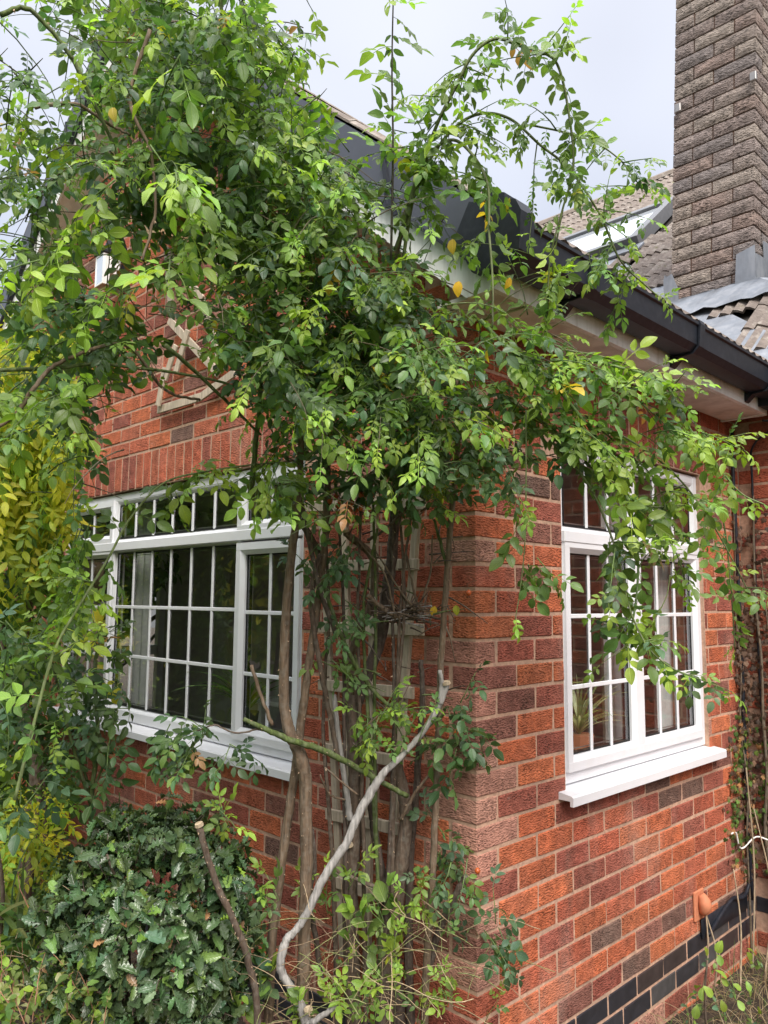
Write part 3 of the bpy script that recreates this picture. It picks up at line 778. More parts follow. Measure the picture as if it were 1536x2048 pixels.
for k in range(40):
    z0 = cb+k*CC; z1 = z0+CC-.010; A = k % 2
    if z1 > 7.25: break
    fb = [(cx0, cx0+CL/2*1.0), (cx0+CL/2, cx0+CL*1.5), (cx0+CL*1.5, cx1)] if A else [(cx0, cx0+CL), (cx0+CL, cx1)]
    for i, (a, b_) in enumerate(fb):
        m = MB(); last = i == len(fb)-1
        rock_brick(m, a+(.005 if i else 0), b_-(0 if last else .005), cy0+random.uniform(-.002, .002), cy0+.12 if not (last and A) else cy0+.26, z0, z1, random.choice(SPAL), 'FR' if last else 'F')
        lean(m).build('chimney_brick', M['chim'], chimney)
    ys = [cy0+(.27 if A else .135)]
    yy = ys[0]
    for q in range(2):
        ye = min(yy+CL, cy1)
        if ye-yy > .05:
            m = MB(); rock_brick(m, cx1-.11, cx1, yy+.005, ye, z0, z1, random.choice(SPAL), 'R'); lean(m).build('chimney_brick', M['chim'], chimney)
        yy = ye
    m = MB(); m.box(cx0-.001, cx0+.1, cy0+.13, cy1, z0, z1, .004, random.choice(SPAL)); m.box(cx0+.11, cx1-.12, cy1-.1, cy1+.001, z0, z1, .004, random.choice(SPAL)); lean(m).build('chimney_brick', M['chim'], chimney)
# lead flashing: apron, upstand, stepped sides
fl = MB(); nx = 12
vs = []
for j, (dy, dz) in enumerate(((-.25, .080), (-.19, .090), (-.12, .088), (-.02, .09), (-.016, .22))):
    for i in range(nx+1):
        x = cx0-.11+(cx1-cx0+.34)*i/nx; y = cy0+dy; z = 2.85+TM*(y-2.05)+dz+(.012*math.cos(i*2.2) if j < 2 else .004*math.sin(i))
        if j == 4: z = 3.63+.13+.01*random.uniform(-1, 1); y = cy0-.022
        if j == 0: y += .012*math.sin(i*1.7)
        vs.append((min(x, cx1+.045) if j >= 3 else x, y, z))
fl.add(vs, [(j*(nx+1)+i, j*(nx+1)+i+1, (j+1)*(nx+1)+i+1, (j+1)*(nx+1)+i) for j in range(4) for i in range(nx)])
fl.smooth = True
fl.build('lead_apron', M['lead'], chimney)
fs_ = MB()
fs_.prism([(cx0-.03, 3.62), (cx0+.07, 3.62), (cx0+.07, 3.83), (cx0+.03, 3.95), (cx0-.03, 3.93)], 1, cy0-.034, cy0-.024)
fs_.build('lead_soaker', M['lead'], chimney); fs_ = MB(); fs_.prism([(cx1-.11, 3.62), (cx1+.03, 3.62), (cx1+.03, 3.98), (cx1-.085, 3.95)], 1, cy0-.034, cy0-.024)
for q in range(4):
    yq = cy0-.02+q*.15
    f3 = MB(); f3.prism([(yq, 3.50), (yq+.17, 3.50), (yq+.17, 3.98+q*.13), (yq, 3.96+q*.13)], 0, cx0-.030, cx0-.024); f3.build('lead_soaker', M['lead'], chimney)
    f3 = MB(); f3.prism([(yq, 3.55+q*.12), (yq+.19, 3.60+q*.13), (yq+.19, 3.95+q*.13), (yq, 3.93+q*.13)], 0, cx1+.024+q*.002, cx1+.030+q*.002); f3.build('lead_soaker', M['lead'], chimney)
fs_.build('lead_soaker', M['lead'], chimney)
for (px, py) in ((1508, 155), (1358, 218)):
    p = hitp(px, py, 1, cy0-.02); m = MB(); m.box(p[0]-.02, p[0]+.02, cy0-.045, cy0-.02, p[2]-.03, p[2]+.03, .004); m.build('metal_clip', M['spacer'], chimney)

# skylight
Uv = np.array((1, 0, 0)); Vv = np.array(vM); Nv = np.array(nM)
skyo = np.array((-2.47, 5.02, 2.85+TM*(5.02-2.05)))
Mr = Matrix(((Uv[0], Vv[0], Nv[0], skyo[0]), (Uv[1], Vv[1], Nv[1], skyo[1]), (Uv[2], Vv[2], Nv[2], skyo[2]), (0, 0, 0, 1)))
def slab(m, x0, x1, y0, y1, z0, z1, b=.004):
    n = len(m.v); m.box(x0, x1, y0, y1, z0, z1, b)
    for i in range(n, len(m.v)): m.v[i] = tuple(Mr @ Vector(m.v[i]))
m = MB(); W2, H2 = .78, .56
slab(m, -W2, -W2+.09, -H2, H2, .0, .13); slab(m, W2-.09, W2, -H2, H2, .0, .13); slab(m, -W2+.09, W2-.09, H2-.09, H2, .0, .128); slab(m, -W2+.09, W2-.09, -H2, -H2+.09, .0, .128)
slight = m.build('skylight', simple('skylight_frame_grey', (.13, .135, .145), .45, .5), roof_o)
m = MB(); slab(m, -W2-.05, W2+.05, -H2-.16, -H2-.002, .03, .055); m.build('skylight_flashing', M['lead'], slight)
m = MB(); slab(m, -W2+.088, W2-.088, -H2+.088, H2-.088, .08, .095, 0)
mm, nt, b = newmat('skylight_glass'); b.inputs['Base Color'].default_value = (.75, .8, .85, 1); b.inputs['Roughness'].default_value = .03; b.inputs['Specular IOR Level'].default_value = 1.0; b.inputs['Metallic'].default_value = .55
m.build('glass_pane', mm, slight)

# satellite parts of the setting
# ------------------------------------------------------------------ ground
g = MB(); n = 60; ext = 40.0
def gz(x, y):
    base = .012*math.sin(x*3.1)*math.cos(y*2.7)+.02*math.sin(x*1.1+y*1.7)
    return base-.02
xs = np.sign(np.linspace(-1, 1, n))*np.abs(np.linspace(-1, 1, n))**2.2*ext-1.0
vs = [(x, y-.5, gz(x, y)) for y in xs for x in xs]
g.add(vs, [(j*n+i, j*n+i+1, (j+1)*n+i+1, (j+1)*n+i) for j in range(n-1) for i in range(n-1)])
g.smooth = True
g.build('ground', M['soil'], kind='structure')
lw = MB(); lw.add([(-14, -14, .035), (14, -14, .035), (14, -2.6, .035), (-14, -2.6, .035)], [(0, 1, 2, 3)]); lw.build('lawn', M['lawn'], kind='structure')

# ================================================================== LEAF TEMPLATES
def leaflet(Ln, W, fold=.25, droop=.25, ts=(0, .14, .34, .56, .78, .92, 1), ws=(0, .62, .96, 1, .68, .32, 0), spines=0):
    """returns verts, tris, uv; base at origin, tip along +Y, upper side +Z"""
    if spines:
        ts = [0]; ws = [0]
        for k in range(spines):
            a = (k+.45)/spines; b_ = (k+.95)/spines; en = math.sin(math.pi*min(.98, a*.95+.04))**.7
            ts += [a, min(b_, .97)]; ws += [en*1.05, en*.72]
        ts += [1]; ws += [0]
    v = []; uv = []; m = len(ts)
    for i, (t, w) in enumerate(zip(ts, ws)):
        y = Ln*t; zc = -droop*Ln*t*t; w2 = W*w/2
        if i in (0, m-1): v.append((0, y, zc)); uv.append((.5, t))
        else:
            ze = zc+fold*w2+(.12*w2*math.sin(i*2.4) if not spines else (.55*w2 if i % 2 else -.1*w2))
            v += [(-w2, y-(.0 if not spines else 0), ze), (0, y, zc), (w2, y, ze+(.08*w2))]; uv += [(.5-w*.5, t), (.5, t), (.5+w*.5, t)]
    f = [(0, 2, 1), (0, 3, 2)]
    for i in range(1, m-2):
        a = 1+(i-1)*3; b_ = a+3
        f += [(a, a+1, b_+1), (a, b_+1, b_), (a+1, a+2, b_+2), (a+1, b_+2, b_+1)]
    a = 1+(m-3)*3; e = a+3; f += [(a, a+1, e), (a+1, a+2, e)]
    return np.array(v, float), np.array(f, int), np.array(uv, float)
def xf(v, loc=(0, 0, 0), rz=0, rx=0, ry=0, sc=1):
    Mx = (Matrix.Translation(loc) @ Matrix.Rotation(rz, 4, 'Z') @ Matrix.Rotation(rx, 4, 'X') @ Matrix.Rotation(ry, 4, 'Y') @ Matrix.Scale(sc, 4))
    A = np.array(Mx); return v@A[:3, :3].T+A[:3, 3]
def join(parts):
    V = []; F = []; U = []; n = 0
    for v, f, u in parts: V.append(v); F.append(f+n); U.append(u); n += len(v)
    return np.vstack(V), np.vstack(F), np.vstack(U)
def stalk(p, r=.0009):
    P = np.array(p, float); v = []; f = []
    for i, q in enumerate(P):
        for j in range(3):
            a = 2*math.pi*j/3; v.append(q+np.array([math.cos(a)*r, 0, math.sin(a)*r]))
    for i in range(len(P)-1):
        for j in range(3):
            a = i*3+j; b_ = i*3+(j+1) % 3; f += [(a, b_, b_+3), (a, b_+3, a+3)]
    return np.array(v), np.array(f, int), np.tile([[.5, .3]], (len(v), 1))
def compound(npairs, Ln, W, rach, droop, seed, spread=62):
    random.seed(seed); pr = []
    def rp(t): return (0, rach*t, -droop*rach*t*t)
    pr.append(stalk([rp(t) for t in (0, .33, .66, 1)], .0010))
    for k in range(npairs):
        t = .34+.62*k/max(1, npairs-1+.35) if npairs > 1 else .55
        for s in (-1, 1):
            sc = random.uniform(.78, 1.0)*(.78+.22*k/max(1, npairs-1)) if npairs > 1 else random.uniform(.8, 1)
            v, f, u = leaflet(Ln, W, random.uniform(.12, .4), random.uniform(.12, .5))
            p = rp(t); v = xf(v, (s*.002, p[1]+random.uniform(-.003, .003), p[2]), -s*R(spread+random.uniform(-12, 10)), R(random.uniform(-28, 6)), R(random.uniform(-25, 25)), sc)
            pr.append((v, f, u))
    v, f, u = leaflet(Ln*1.12, W*1.1, random.uniform(.15, .4), random.uniform(.15, .5)); p = rp(1)
    pr.append((xf(v, p, R(random.uniform(-12, 12)), R(random.uniform(-30, -5)), R(random.uniform(-20, 20))), f, u))
    return join(pr)
T = {}
for i in range(5): T['rose', i] = compound(2, .046, .027, .068, .35, 100+i)
for i in range(5, 9): T['rose', i] = compound(2, .042+.003*(i % 3), .023+.003*(i % 2), .060+.006*(i % 3), .25+.2*(i % 3), 100+i, 50+8*(i % 3))
for i in range(3): T['rose7', i] = compound(3, .036, .021, .080, .4, 200+i)
for i in range(3): T['young', i] = compound(2, .030, .015, .045, .2, 300+i, 50)
for i in range(3): T['wist', i] = compound(4, .062, .027, .20, .5, 400+i, 58)
for i in range(4): T['holly', i] = leaflet(.062, .034, .15+.1*i, .1+.12*i, spines=4+(i % 2))
for i in range(3): T['single', i] = leaflet(.05, .034, .2, .2+.1*i)
for i in range(3):
    random.seed(500+i); pr = []
    for a, l in ((0, .05), (48, .038), (-48, .038), (98, .026), (-98, .026)):
        v, f, u = leaflet(l, l*.62, .1, .25+.1*i); pr.append((xf(v, (0, .004, 0), R(a)), f, u))
    pr.append(stalk([(0, -.03, .01), (0, 0, 0)], .0009)); T['ivy', i] = join(pr)
def blade(Ln, W, droop, tw=0, n=8):
    v = []; f = []; u = []
    for i in range(n+1):
        t = i/n; w = W*(1-t**2.2)*(.55+.45*min(1, t*4))/2; y = Ln*(t-.28*droop*t**3); z = Ln*(.05*t-droop*t*t*.75) ; a = tw*t
        c, s = math.cos(a), math.sin(a); v += [(-w*c, y, z-w*s+w*.25), (0, y, z), (w*c, y, z+w*s+w*.25)]; u += [(0, t), (.5, t), (1, t)]
    for i in range(n):
        a = i*3; f += [(a, a+1, a+4), (a, a+4, a+3), (a+1, a+2, a+5), (a+1, a+5, a+4)]
    return np.array(v), np.array(f, int), np.array(u)
for i in range(4): T['blade', i] = blade(.42, .022, .35+.25*i, .6*i-.9)
for i in range(4): T['grass', i] = blade(.26, .005, .2+.25*i, .5*i, 5)
random.seed(77)
NV = {}
for k in T: NV[k[0]] = NV.get(k[0], 0)+1
def tmesh(key, mat, name):
    v, f, u = T[key]; me = bpy.data.meshes.new(name); me.from_pydata(v.tolist(), [], f.tolist())
    me.attributes.new('col', 'FLOAT_COLOR', 'POINT').data.foreach_set('color', np.ones((len(v), 4)).ravel())
    ul = me.uv_layers.new(name='UVMap'); ul.data.foreach_set('uv', u[f.ravel()].ravel())
    me.polygons.foreach_set('use_smooth', [True]*len(f)); me.materials.append(mat); return me
def soup(name, items, mat):
    """items: list of (key, 3x4 matrix, colour) joined in one mesh"""
    V = []; F = []; U = []; C = []; n = 0
    for key, A, c in items:
        v, f, u = T[key]; V.append(v@A[:, :3].T+A[:, 3]); F.append(f+n); U.append(u[f.ravel()]); C.append(np.tile([*c, 1.0], (len(v), 1))); n += len(v)
    V = np.vstack(V); F = np.vstack(F); U = np.vstack(U); C = np.vstack(C)
    me = bpy.data.meshes.new(name); me.vertices.add(len(V)); me.vertices.foreach_set('co', V.ravel())
    me.loops.add(F.size); me.loops.foreach_set('vertex_index', F.ravel().astype('i'))
    me.polygons.add(len(F)); me.polygons.foreach_set('loop_start', np.arange(0, F.size, 3, dtype='i')); me.polygons.foreach_set('loop_total', np.full(len(F), 3, dtype='i'))
    me.update(calc_edges=True)
    me.attributes.new('col', 'FLOAT_COLOR', 'POINT').data.foreach_set('color', C.ravel())
    me.uv_layers.new(name='UVMap').data.foreach_set('uv', U.ravel())
    me.polygons.foreach_set('use_smooth', [True]*len(F)); me.materials.append(mat); me.validate(); return me

class Plant:
    def __init__(s, root, leafmat, leafname='leaf', stuffname='foliage', nind=300):
        s.root = root; s.mat = leafmat; s.items = []; s.ln = leafname; s.sn = stuffname; s.nind = nind; s.twig = MB(); s.twig.smooth = True
    def leaf(s, kind, p, d, n, sc, col):
        d = nrm(d); n = np.asarray(n, float); n = nrm(n-d*(n@d)); x = np.cross(d, n)
        A = np.zeros((3, 4)); A[:, 0] = x*sc; A[:, 1] = d*sc; A[:, 2] = n*sc; A[:, 3] = p
        s.items.append(((kind, random.randrange(NV[kind])), A, col))
    def emit(s):
        def sc(it):
            a, b_, d = proj(it[1][:, 3]); 
            if d < .3 or not (-10 < a < 1546 and -10 < b_ < 2058): return 0
            return np.linalg.norm(it[1][:, 1])/d
        its = sorted(s.items, key=sc, reverse=True); n = min(s.nind, sum(1 for i in its if sc(i) > 0)); cache_ = {}
        for key, A, c in its[:n]:
            if key not in cache_: cache_[key] = tmesh(key, s.mat, s.ln)
            o = link(s.ln, cache_[key], None, s.root)
            o.matrix_basis = Matrix((tuple(A[0]), tuple(A[1]), tuple(A[2]), (0, 0, 0, 1))); o.color = (*c, 1)
        if its[n:]: link(s.sn, soup(s.sn, its[n:], s.mat), None, s.root, kind='stuff')
        if s.twig.v: s.twig.build('twig', M['bark'], s.root, kind='stuff')

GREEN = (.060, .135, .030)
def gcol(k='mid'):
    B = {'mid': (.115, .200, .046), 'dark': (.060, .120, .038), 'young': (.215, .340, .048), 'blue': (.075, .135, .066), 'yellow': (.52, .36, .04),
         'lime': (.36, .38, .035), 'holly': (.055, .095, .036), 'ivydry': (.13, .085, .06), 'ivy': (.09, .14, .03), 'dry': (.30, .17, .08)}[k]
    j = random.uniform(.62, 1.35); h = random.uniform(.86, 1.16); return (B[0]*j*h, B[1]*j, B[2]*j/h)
UPV = np.array((0.25, -.35, .75))
def shoot(pts, P, kind='rose', spacing=.034, sc=(.8, 1.15), tone=('mid',), r0=.003, r1=.0012, start=0.0, twcol=(.10, .16, .045), keep=None, knob=0, side=None, down=.25, young_tip=True):
    """run a green shoot through world points pts and set alternate leaves along it"""
    pts = np.array(pts); seg = np.linalg.norm(np.diff(pts, axis=0), axis=1); cum = np.r_[0, np.cumsum(seg)]; tot = cum[-1]
    P.twig.tube(pts, np.linspace(r0, r1, len(pts)), 5, twcol, knob)
    s_ = start*tot+random.uniform(0, spacing); k = random.randrange(2)
    while s_ < tot:
        i = min(len(seg)-1, np.searchsorted(cum, s_)-1); i = max(i, 0); t = (s_-cum[i])/(seg[i]+1e-9); p = pts[i]+(pts[i+1]-pts[i])*t
        if keep is None or keep(p):
            tg = nrm(pts[i+1]-pts[i]); lat = nrm(np.cross(tg, UPV)+rng.normal(0, .35, 3)); sg = 1 if k % 2 else -1
            d = tg*random.uniform(.25, .7)+lat*sg*random.uniform(.6, 1.1)+np.array((0, 0, -down))+rng.normal(0, .22, 3)
            nn = UPV+rng.normal(0, .38, 3); tip = s_/tot
            kk = kind; tn = random.choice(tone)
            if young_tip and tip > .86: tn = 'young'; z_ = .75
            else: z_ = 1
            if random.random() < .012: tn = random.choice(['yellow', 'lime', 'dry'])
            P.leaf(kk, p, d, nn, random.uniform(*sc)*z_*(1-.28*max(0, tip-.7)/.3), gcol(tn))
        s_ += spacing*random.uniform(.7, 1.35); k += 1
    if keep is None or keep(pts[-1]):
        tg = nrm(pts[-1]-pts[-2]); P.leaf('young' if kind.startswith('rose') else kind, pts[-1], tg+rng.normal(0, .2, 3), UPV+rng.normal(0, .3, 3), random.uniform(.7, 1), gcol('young' if young_tip else tone[0]))
def droopy(p0, d0, length, grav=.9, step=.035, wob=.16):
    p = np.array(p0, float); d = nrm(d0); out = [p.copy()]
    for _ in range(max(3, int(length/step))):
        d = nrm(d+np.array((0, 0, -grav*step*3))+rng.normal(0, wob*.4, 3)); p = p+d*step; out.append(p.copy())
    return np.array(out)
def thorns(parent, pts, rad, spacing=.022, size=.007, col=(.42, .30, .20), dens=1.0, name='thorn'):
    mb = MB(); pts = np.array(pts)
    for i in range(len(pts)-1):
        L_ = np.linalg.norm(pts[i+1]-pts[i]); k = L_/spacing*dens; nn_ = int(k)+(random.random() < k-int(k))
        for _ in range(nn_):
            t = random.random(); p = pts[i]+(pts[i+1]-pts[i])*t; tg = nrm(pts[i+1]-pts[i]); a = nrm(np.cross(tg, rng.normal(0, 1, 3)))
            r = (rad[i]+(rad[i+1]-rad[i])*t)*.9; q = p+a*r; e = q+a*size*random.uniform(.6, 1.2)-tg*size*.4*(1 if tg[2] > 0 else -1); w = np.cross(tg, a)*size*.22; h = tg*size*.5
            mb.add([q-w, q+h, q+w, q-h, e], [(0, 1, 4), (1, 2, 4), (2, 3, 4), (3, 0, 4)], col)
    if mb.v: mb.build(name, M['bark'], parent, kind='stuff')

# ------------------------------------------------------------------ the climbing rose
rose = thing('climbing_rose', tuple(at(745, 2040, 2.5)*np.array((1, 1, 0))), 'huge climbing rose with thorny trunks and arching leafy canes at the house corner', 'rose bush')
RB = Plant(rose, M['leaf'])
BROWN = (.105, .075, .055); GREY = (.30, .285, .27); DARK = (.085, .062, .05); GRN = (.085, .115, .035); MIDB = (.15, .105, .07)
def cane(pl, r, col=BROWN, thorn=0, knob=.06, name='cane', n=9, root=rose, tk=.006):
    """pl: [(px,py,depth)], r: radii in metres along it"""
    P = catmull([at(*q) for q in pl], 7); rad = np.interp(np.linspace(0, 1, len(P)), np.linspace(0, 1, len(r)), r)
    j = rng.normal(0, .0009, P.shape); j[0] = 0; P = P+j
    mb = MB(); mb.smooth = True; mb.tube(P, rad, n, col, knob); o = mb.build(name, M['bark'], root)
    if thorn: thorns(o, P, rad, dens=thorn, size=tk)
    return P
gd = 2.5
cane([(535, 2120, 2.42), (540, 1960, 2.42), (546, 1860, 2.42), (570, 1680, 2.42), (590, 1540, 2.42), (604, 1430, 2.42), (622, 1300, 2.4), (645, 1130, 2.38), (655, 980, 2.33), (650, 800, 2.25)], [.016, .015, .014, .013, .011, .008], MIDB, 1.0)
cane([(605, 2120, 2.36), (606, 1970, 2.36), (612, 1750, 2.36), (612, 1600, 2.36), (608, 1540, 2.35), (596, 1500, 2.34), (578, 1460, 2.34), (568, 1400, 2.34), (571, 1250, 2.33), (582, 1120, 2.32), (598, 1000, 2.3), (602, 860, 2.2)], [.020, .019, .019, .021, .019, .016, .014, .012, .008], MIDB, 1.1)
cane([(712, 2160, 2.56), (708, 2040, 2.56), (700, 1800, 2.56), (706, 1700, 2.55), (711, 1600, 2.55), (709, 1480, 2.54), (704, 1390, 2.54)], [.028, .026, .024, .024, .026], BROWN, 0, .07, 'trunk', 12)
cane([(704, 1405, 2.54), (700, 1330, 2.54), (716, 1270, 2.52), (742, 1210, 2.5), (750, 1150, 2.5), (742, 1110, 2.48), (716, 1085, 2.46), (690, 1066, 2.44)], [.020, .014, .013, .013, .012, .011], MIDB, .1, .06, 'trunk', 10)
cane([(708, 1420, 2.55), (735, 1350, 2.56), (762, 1270, 2.57), (775, 1180, 2.57), (785, 1100, 2.57), (790, 1000, 2.56), (800, 860, 2.5), (790, 700, 2.4)], [.021, .020, .020, .019, .016, .012, .009], DARK, 0, .07, 'trunk', 10)
cane([(800, 2160, 2.6), (795, 1990, 2.6), (778, 1860, 2.6), (762, 1740, 2.58), (748, 1660, 2.57), (742, 1600, 2.55), (752, 1530, 2.55)], [.026, .021, .016, .014, .011, .009], DARK, .2, .06, 'trunk', 10)
cane([(770, 2160, 2.58), (765, 1980, 2.57), (785, 1850, 2.56), (800, 1740, 2.55), (812, 1650, 2.54), (808, 1590, 2.53), (796, 1535, 2.52), (800, 1500, 2.5)], [.030, .027, .025, .021, .018, .014], BROWN, .1, .08, 'trunk', 12)
cane([(825, 2160, 2.6), (818, 1900, 2.6), (822, 1700, 2.6), (832, 1600, 2.58), (838, 1500, 2.57), (845, 1400, 2.56), (842, 1320, 2.56)], [.016, .014, .012, .010, .008], DARK, .3)
cane([(848, 2120, 2.47), (852, 1960, 2.47), (862, 1800, 2.46), (872, 1600, 2.45), (878, 1430, 2.45), (884, 1300, 2.44), (894, 1150, 2.42), (905, 1010, 2.4), (916, 880, 2.34), (912, 760, 2.25)], [.0125, .0115, .011, .010, .009, .007], MIDB, 1.2, .05, tk=.005)
cane([(893, 1130, 2.42), (880, 1080, 2.42), (868, 1040, 2.42)], [.006, .004], GRN)
# pale dead limb
cane([(625, 2090, 2.28), (600, 2010, 2.28), (566, 1950, 2.28), (562, 1920, 2.28), (573, 1880, 2.29), (590, 1862, 2.3), (612, 1830, 2.31), (650, 1750, 2.33), (690, 1690, 2.35), (722, 1620, 2.37), (745, 1580, 2.38), (768, 1545, 2.38), (800, 1515, 2.4), (845, 1465, 2.42), (878, 1410, 2.43), (893, 1370, 2.43)], [.018, .012, .013, .0105, .0125, .0125, .014, .0098, .009, .0105], GREY, 0, .08, 'dead_limb', 10)
cane([(880, 1408, 2.43), (884, 1375, 2.43), (880, 1340, 2.42)], [.011, .006], GREY, 0, .05, 'dead_limb')
cane([(612, 2050, 2.27), (640, 2035, 2.25), (672, 2012, 2.24)], [.010, .007], GREY, 0, .05, 'dead_limb')
cane([(850, 1960, 2.5), (872, 1880, 2.48), (892, 1830, 2.46), (918, 1780, 2.44), (932, 1752, 2.43)], [.013, .012, .010], DARK, .7)
cane([(488, 1438, 2.25), (530, 1458, 2.27), (580, 1480, 2.29), (640, 1498, 2.33), (700, 1528, 2.38), (760, 1562, 2.4), (815, 1592, 2.45)], [.006, .009, .010, .009, .008], GRN, .6)
cane([(545, 1450, 2.27), (525, 1400, 2.26), (503, 1330, 2.24)], [.006, .005], MIDB)
cane([(632, 1100, 2.4), (660, 1210, 2.42), (700, 1310, 2.44), (745, 1380, 2.46), (790, 1420, 2.46)], [.005, .007, .006], GRN, .3)
cane([(515, 2080, 2.2), (512, 1990, 2.2), (490, 1900, 2.18), (462, 1830, 2.16), (430, 1760, 2.14), (402, 1668, 2.12), (398, 1655, 2.12)], [.0105, .0095, .009, .0085], BROWN, 1.2)
cane([(623, 1660, 2.45), (628, 1730, 2.46), (618, 1800, 2.46), (632, 1880, 2.5), (650, 2010, 2.5)], [.009, .010, .008], DARK)
cane([(668, 1390, 2.47), (680, 1500, 2.48), (695, 1600, 2.5), (700, 1640, 2.5)], [.008, .009, .012], GREY, .3)
cane([(640, 1110, 2.36), (622, 1200, 2.37), (640, 1330, 2.4), (662, 1440, 2.45), (676, 1520, 2.47)], [.008, .008, .009], BROWN, .5)
cane([(600, 1000, 2.3), (620, 1090, 2.33), (640, 1180, 2.36), (672, 1270, 2.4)], [.008, .007], DARK, .6)
cane([(640, 1110, 2.42), (605, 1050, 2.38), (560, 1010, 2.34)], [.013, .010, .008], BROWN, .2)
cane([(800, 1640, 2.5), (838, 1575, 2.48), (880, 1530, 2.47)], [.006, .004], MIDB, .3)
cane([(735, 1080, 2.44), (765, 1062, 2.42), (800, 1030, 2.38), (830, 990, 2.36)], [.005, .004], BROWN)
cane([(800, 1235, 2.46), (770, 1220, 2.45), (735, 1190, 2.43)], [.008, .007], MIDB, .6)
cane([(660, 1720, 2.48), (672, 1740, 2.47), (760, 1778, 2.5)], [.005, .007], BROWN)
for (a, b_, c) in (((790, 1240, 2.45), (770, 1150, 2.42), (715, 1080, 2.42)), ((835, 1225, 2.46), (860, 1150, 2.44), (865, 1070, 2.42)), ((840, 1230, 2.46), (800, 1180, 2.44), (750, 1100, 2.43)),
                   ((835, 1210, 2.46), (818, 1140, 2.45), (812, 1100, 2.44)), ((700, 1600, 2.5), (660, 1590, 2.48), (640, 1550, 2.46)), ((715, 1590, 2.4), (690, 1570, 2.38), (650, 1535, 2.35))):
    cane([a, b_, c], [.004, .0025], MIDB, .2, name='dead_twig', n=5)
# dense knot of pruned twigs in front of the trellis
kn = MB(); kn.smooth = True
for _ in range(90):
    c = at(random.gauss(815, 26), random.gauss(1228, 10), 2.47); d = rng.normal(0, 1, 3); d[2] = abs(d[2])*.5-.15; P_ = droopy(c, d, random.uniform(.05, .14), .4, .02); kn.tube(P_, np.linspace(.0032, .0012, len(P_)), 4, random.choice([BROWN, MIDB, GREY, DARK]))
for _ in range(70):
    c = at(random.uniform(640, 900), random.uniform(1000, 1500), random.uniform(2.4, 2.6)); d = rng.normal(0, 1, 3); P_ = droopy(c, d, random.uniform(.06, .2), .5, .025); kn.tube(P_, np.linspace(.003, .001, len(P_)), 4, random.choice([BROWN, MIDB, DARK, GRN]))
kn.build('pruned_twig', M['bark'], rose, kind='stuff')
random.seed(61)
for _ in range(8):
    x_ = random.uniform(645, 850); y_ = random.uniform(1000, 1150); lx = (x_-750)*.55+750+random.uniform(-30, 30)
    cane([(lx, 2080, 2.56), ((lx*2+x_)/3+random.uniform(-14, 14), 1750, 2.53), ((lx+x_)/2+random.uniform(-22, 22), 1450, 2.5), (x_+random.uniform(-14, 14), 1220, 2.46), (x_+random.uniform(-20, 20), y_-80, 2.4)], [random.uniform(.006, .011), .006, .004], random.choice([DARK, BROWN, DARK, GRN]), .4, .05, n=7)
# pruned ends
for (px, py, d_, r) in ((690, 1064, 2.435, .016), (893, 1368, 2.425, .014), (399, 1652, 2.12, .012), (798, 1500, 2.495, .018), (700, 1692, 2.52, .012), (617, 2022, 2.26, .014)):
    m = MB(); c = at(px, py, d_); m.tube([c, c+np.array((.0, -.003, .008))], [r, r*.9], 9, (.42, .33, .22)); m.build('cut_end', M['bark'], rose)

# canopy density per 64 px cell of the view, used as a guide for where the bush is thick
DENS = ["122344552200000000000000", "101245564200000000000000", "312356663000000000000000", "322356666200000000000000", "433456666520200000000000", "423445666641112000000000",
        "222444566652110000000000", "322222346655111110000000", "134222135665311110000000", "344321235666531221000000", "344420136666652221000000", "234210036666664222110000",
        "244100025666665332211000", "134100014456665332211100", "111100001234455321110000", "011100002333222110000000", "001100000110110000000000", "000000000000000000000000"]
def dens(px, py):
    i, j = int(px//64), int(py//64)
    if i < 0 or py < -200: return 3 if (py < 900) else 0
    if j < 0: return 3 if px < 520 else 0
    if j >= len(DENS) or i > 23: return 0
    return int(DENS[j][i])
def depthf(px, py):
    base = np.interp(px, [-100, 0, 300, 600, 900, 1100, 1500], [1.84, 1.88, 1.96, 2.12, 2.12, 2.16, 2.4])
    return base
def keep(p):
    a, b_, d = proj(p); return random.random() < dens(a, b_)/4.2
cells = [(i, j, int(DENS[j][i])) for j in range(len(DENS)) for i in range(24) if int(DENS[j][i]) > 0]
cells += [(-1, j, 2) for j in range(0, 14)]+[(i, -1, 3) for i in range(0, 8)]
wts = [c[2]**1.3 for c in cells]
random.seed(5)
for s_ in range(680):
    i, j, w = random.choices(cells, wts)[0]
    px, py = (i+random.random())*64, (j+random.random())*64
    dep = depthf(px, py)+random.choice([random.uniform(-.12, .28), random.uniform(-.05, .5) if px < 640 else random.uniform(-.1, .25)])
    if px > 880: dep = min(dep, 2.24)
    p = at(px, py-25, dep); a = random.uniform(0, 2*math.pi)
    d0 = np.array((math.cos(a), math.sin(a), random.uniform(-.5, .9)))
    if px > 900: d0 = np.array((.6, .2, .2))+rng.normal(0, .4, 3)
    P_ = droopy(p, d0, random.uniform(.14, .42), random.uniform(.5, 1.6))
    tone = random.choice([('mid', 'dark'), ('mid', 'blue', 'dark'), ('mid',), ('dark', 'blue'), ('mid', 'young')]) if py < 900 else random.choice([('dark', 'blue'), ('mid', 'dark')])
    lg = px < 420
    for ii, q in enumerate(P_):
        if dens(*proj(q)[:2]) == 0 and ii > 2: P_ = P_[:ii]; break
    if len(P_) < 3: continue
    shoot(P_, RB, random.choice(['rose', 'rose', 'rose7']), .030 if not lg else .033, (.64, 1.0) if lg else (.56, .90), tone, .0019, .0008, keep=keep, twcol=random.choice([(.07, .10, .035), (.10, .08, .05), (.09, .13, .04)]))
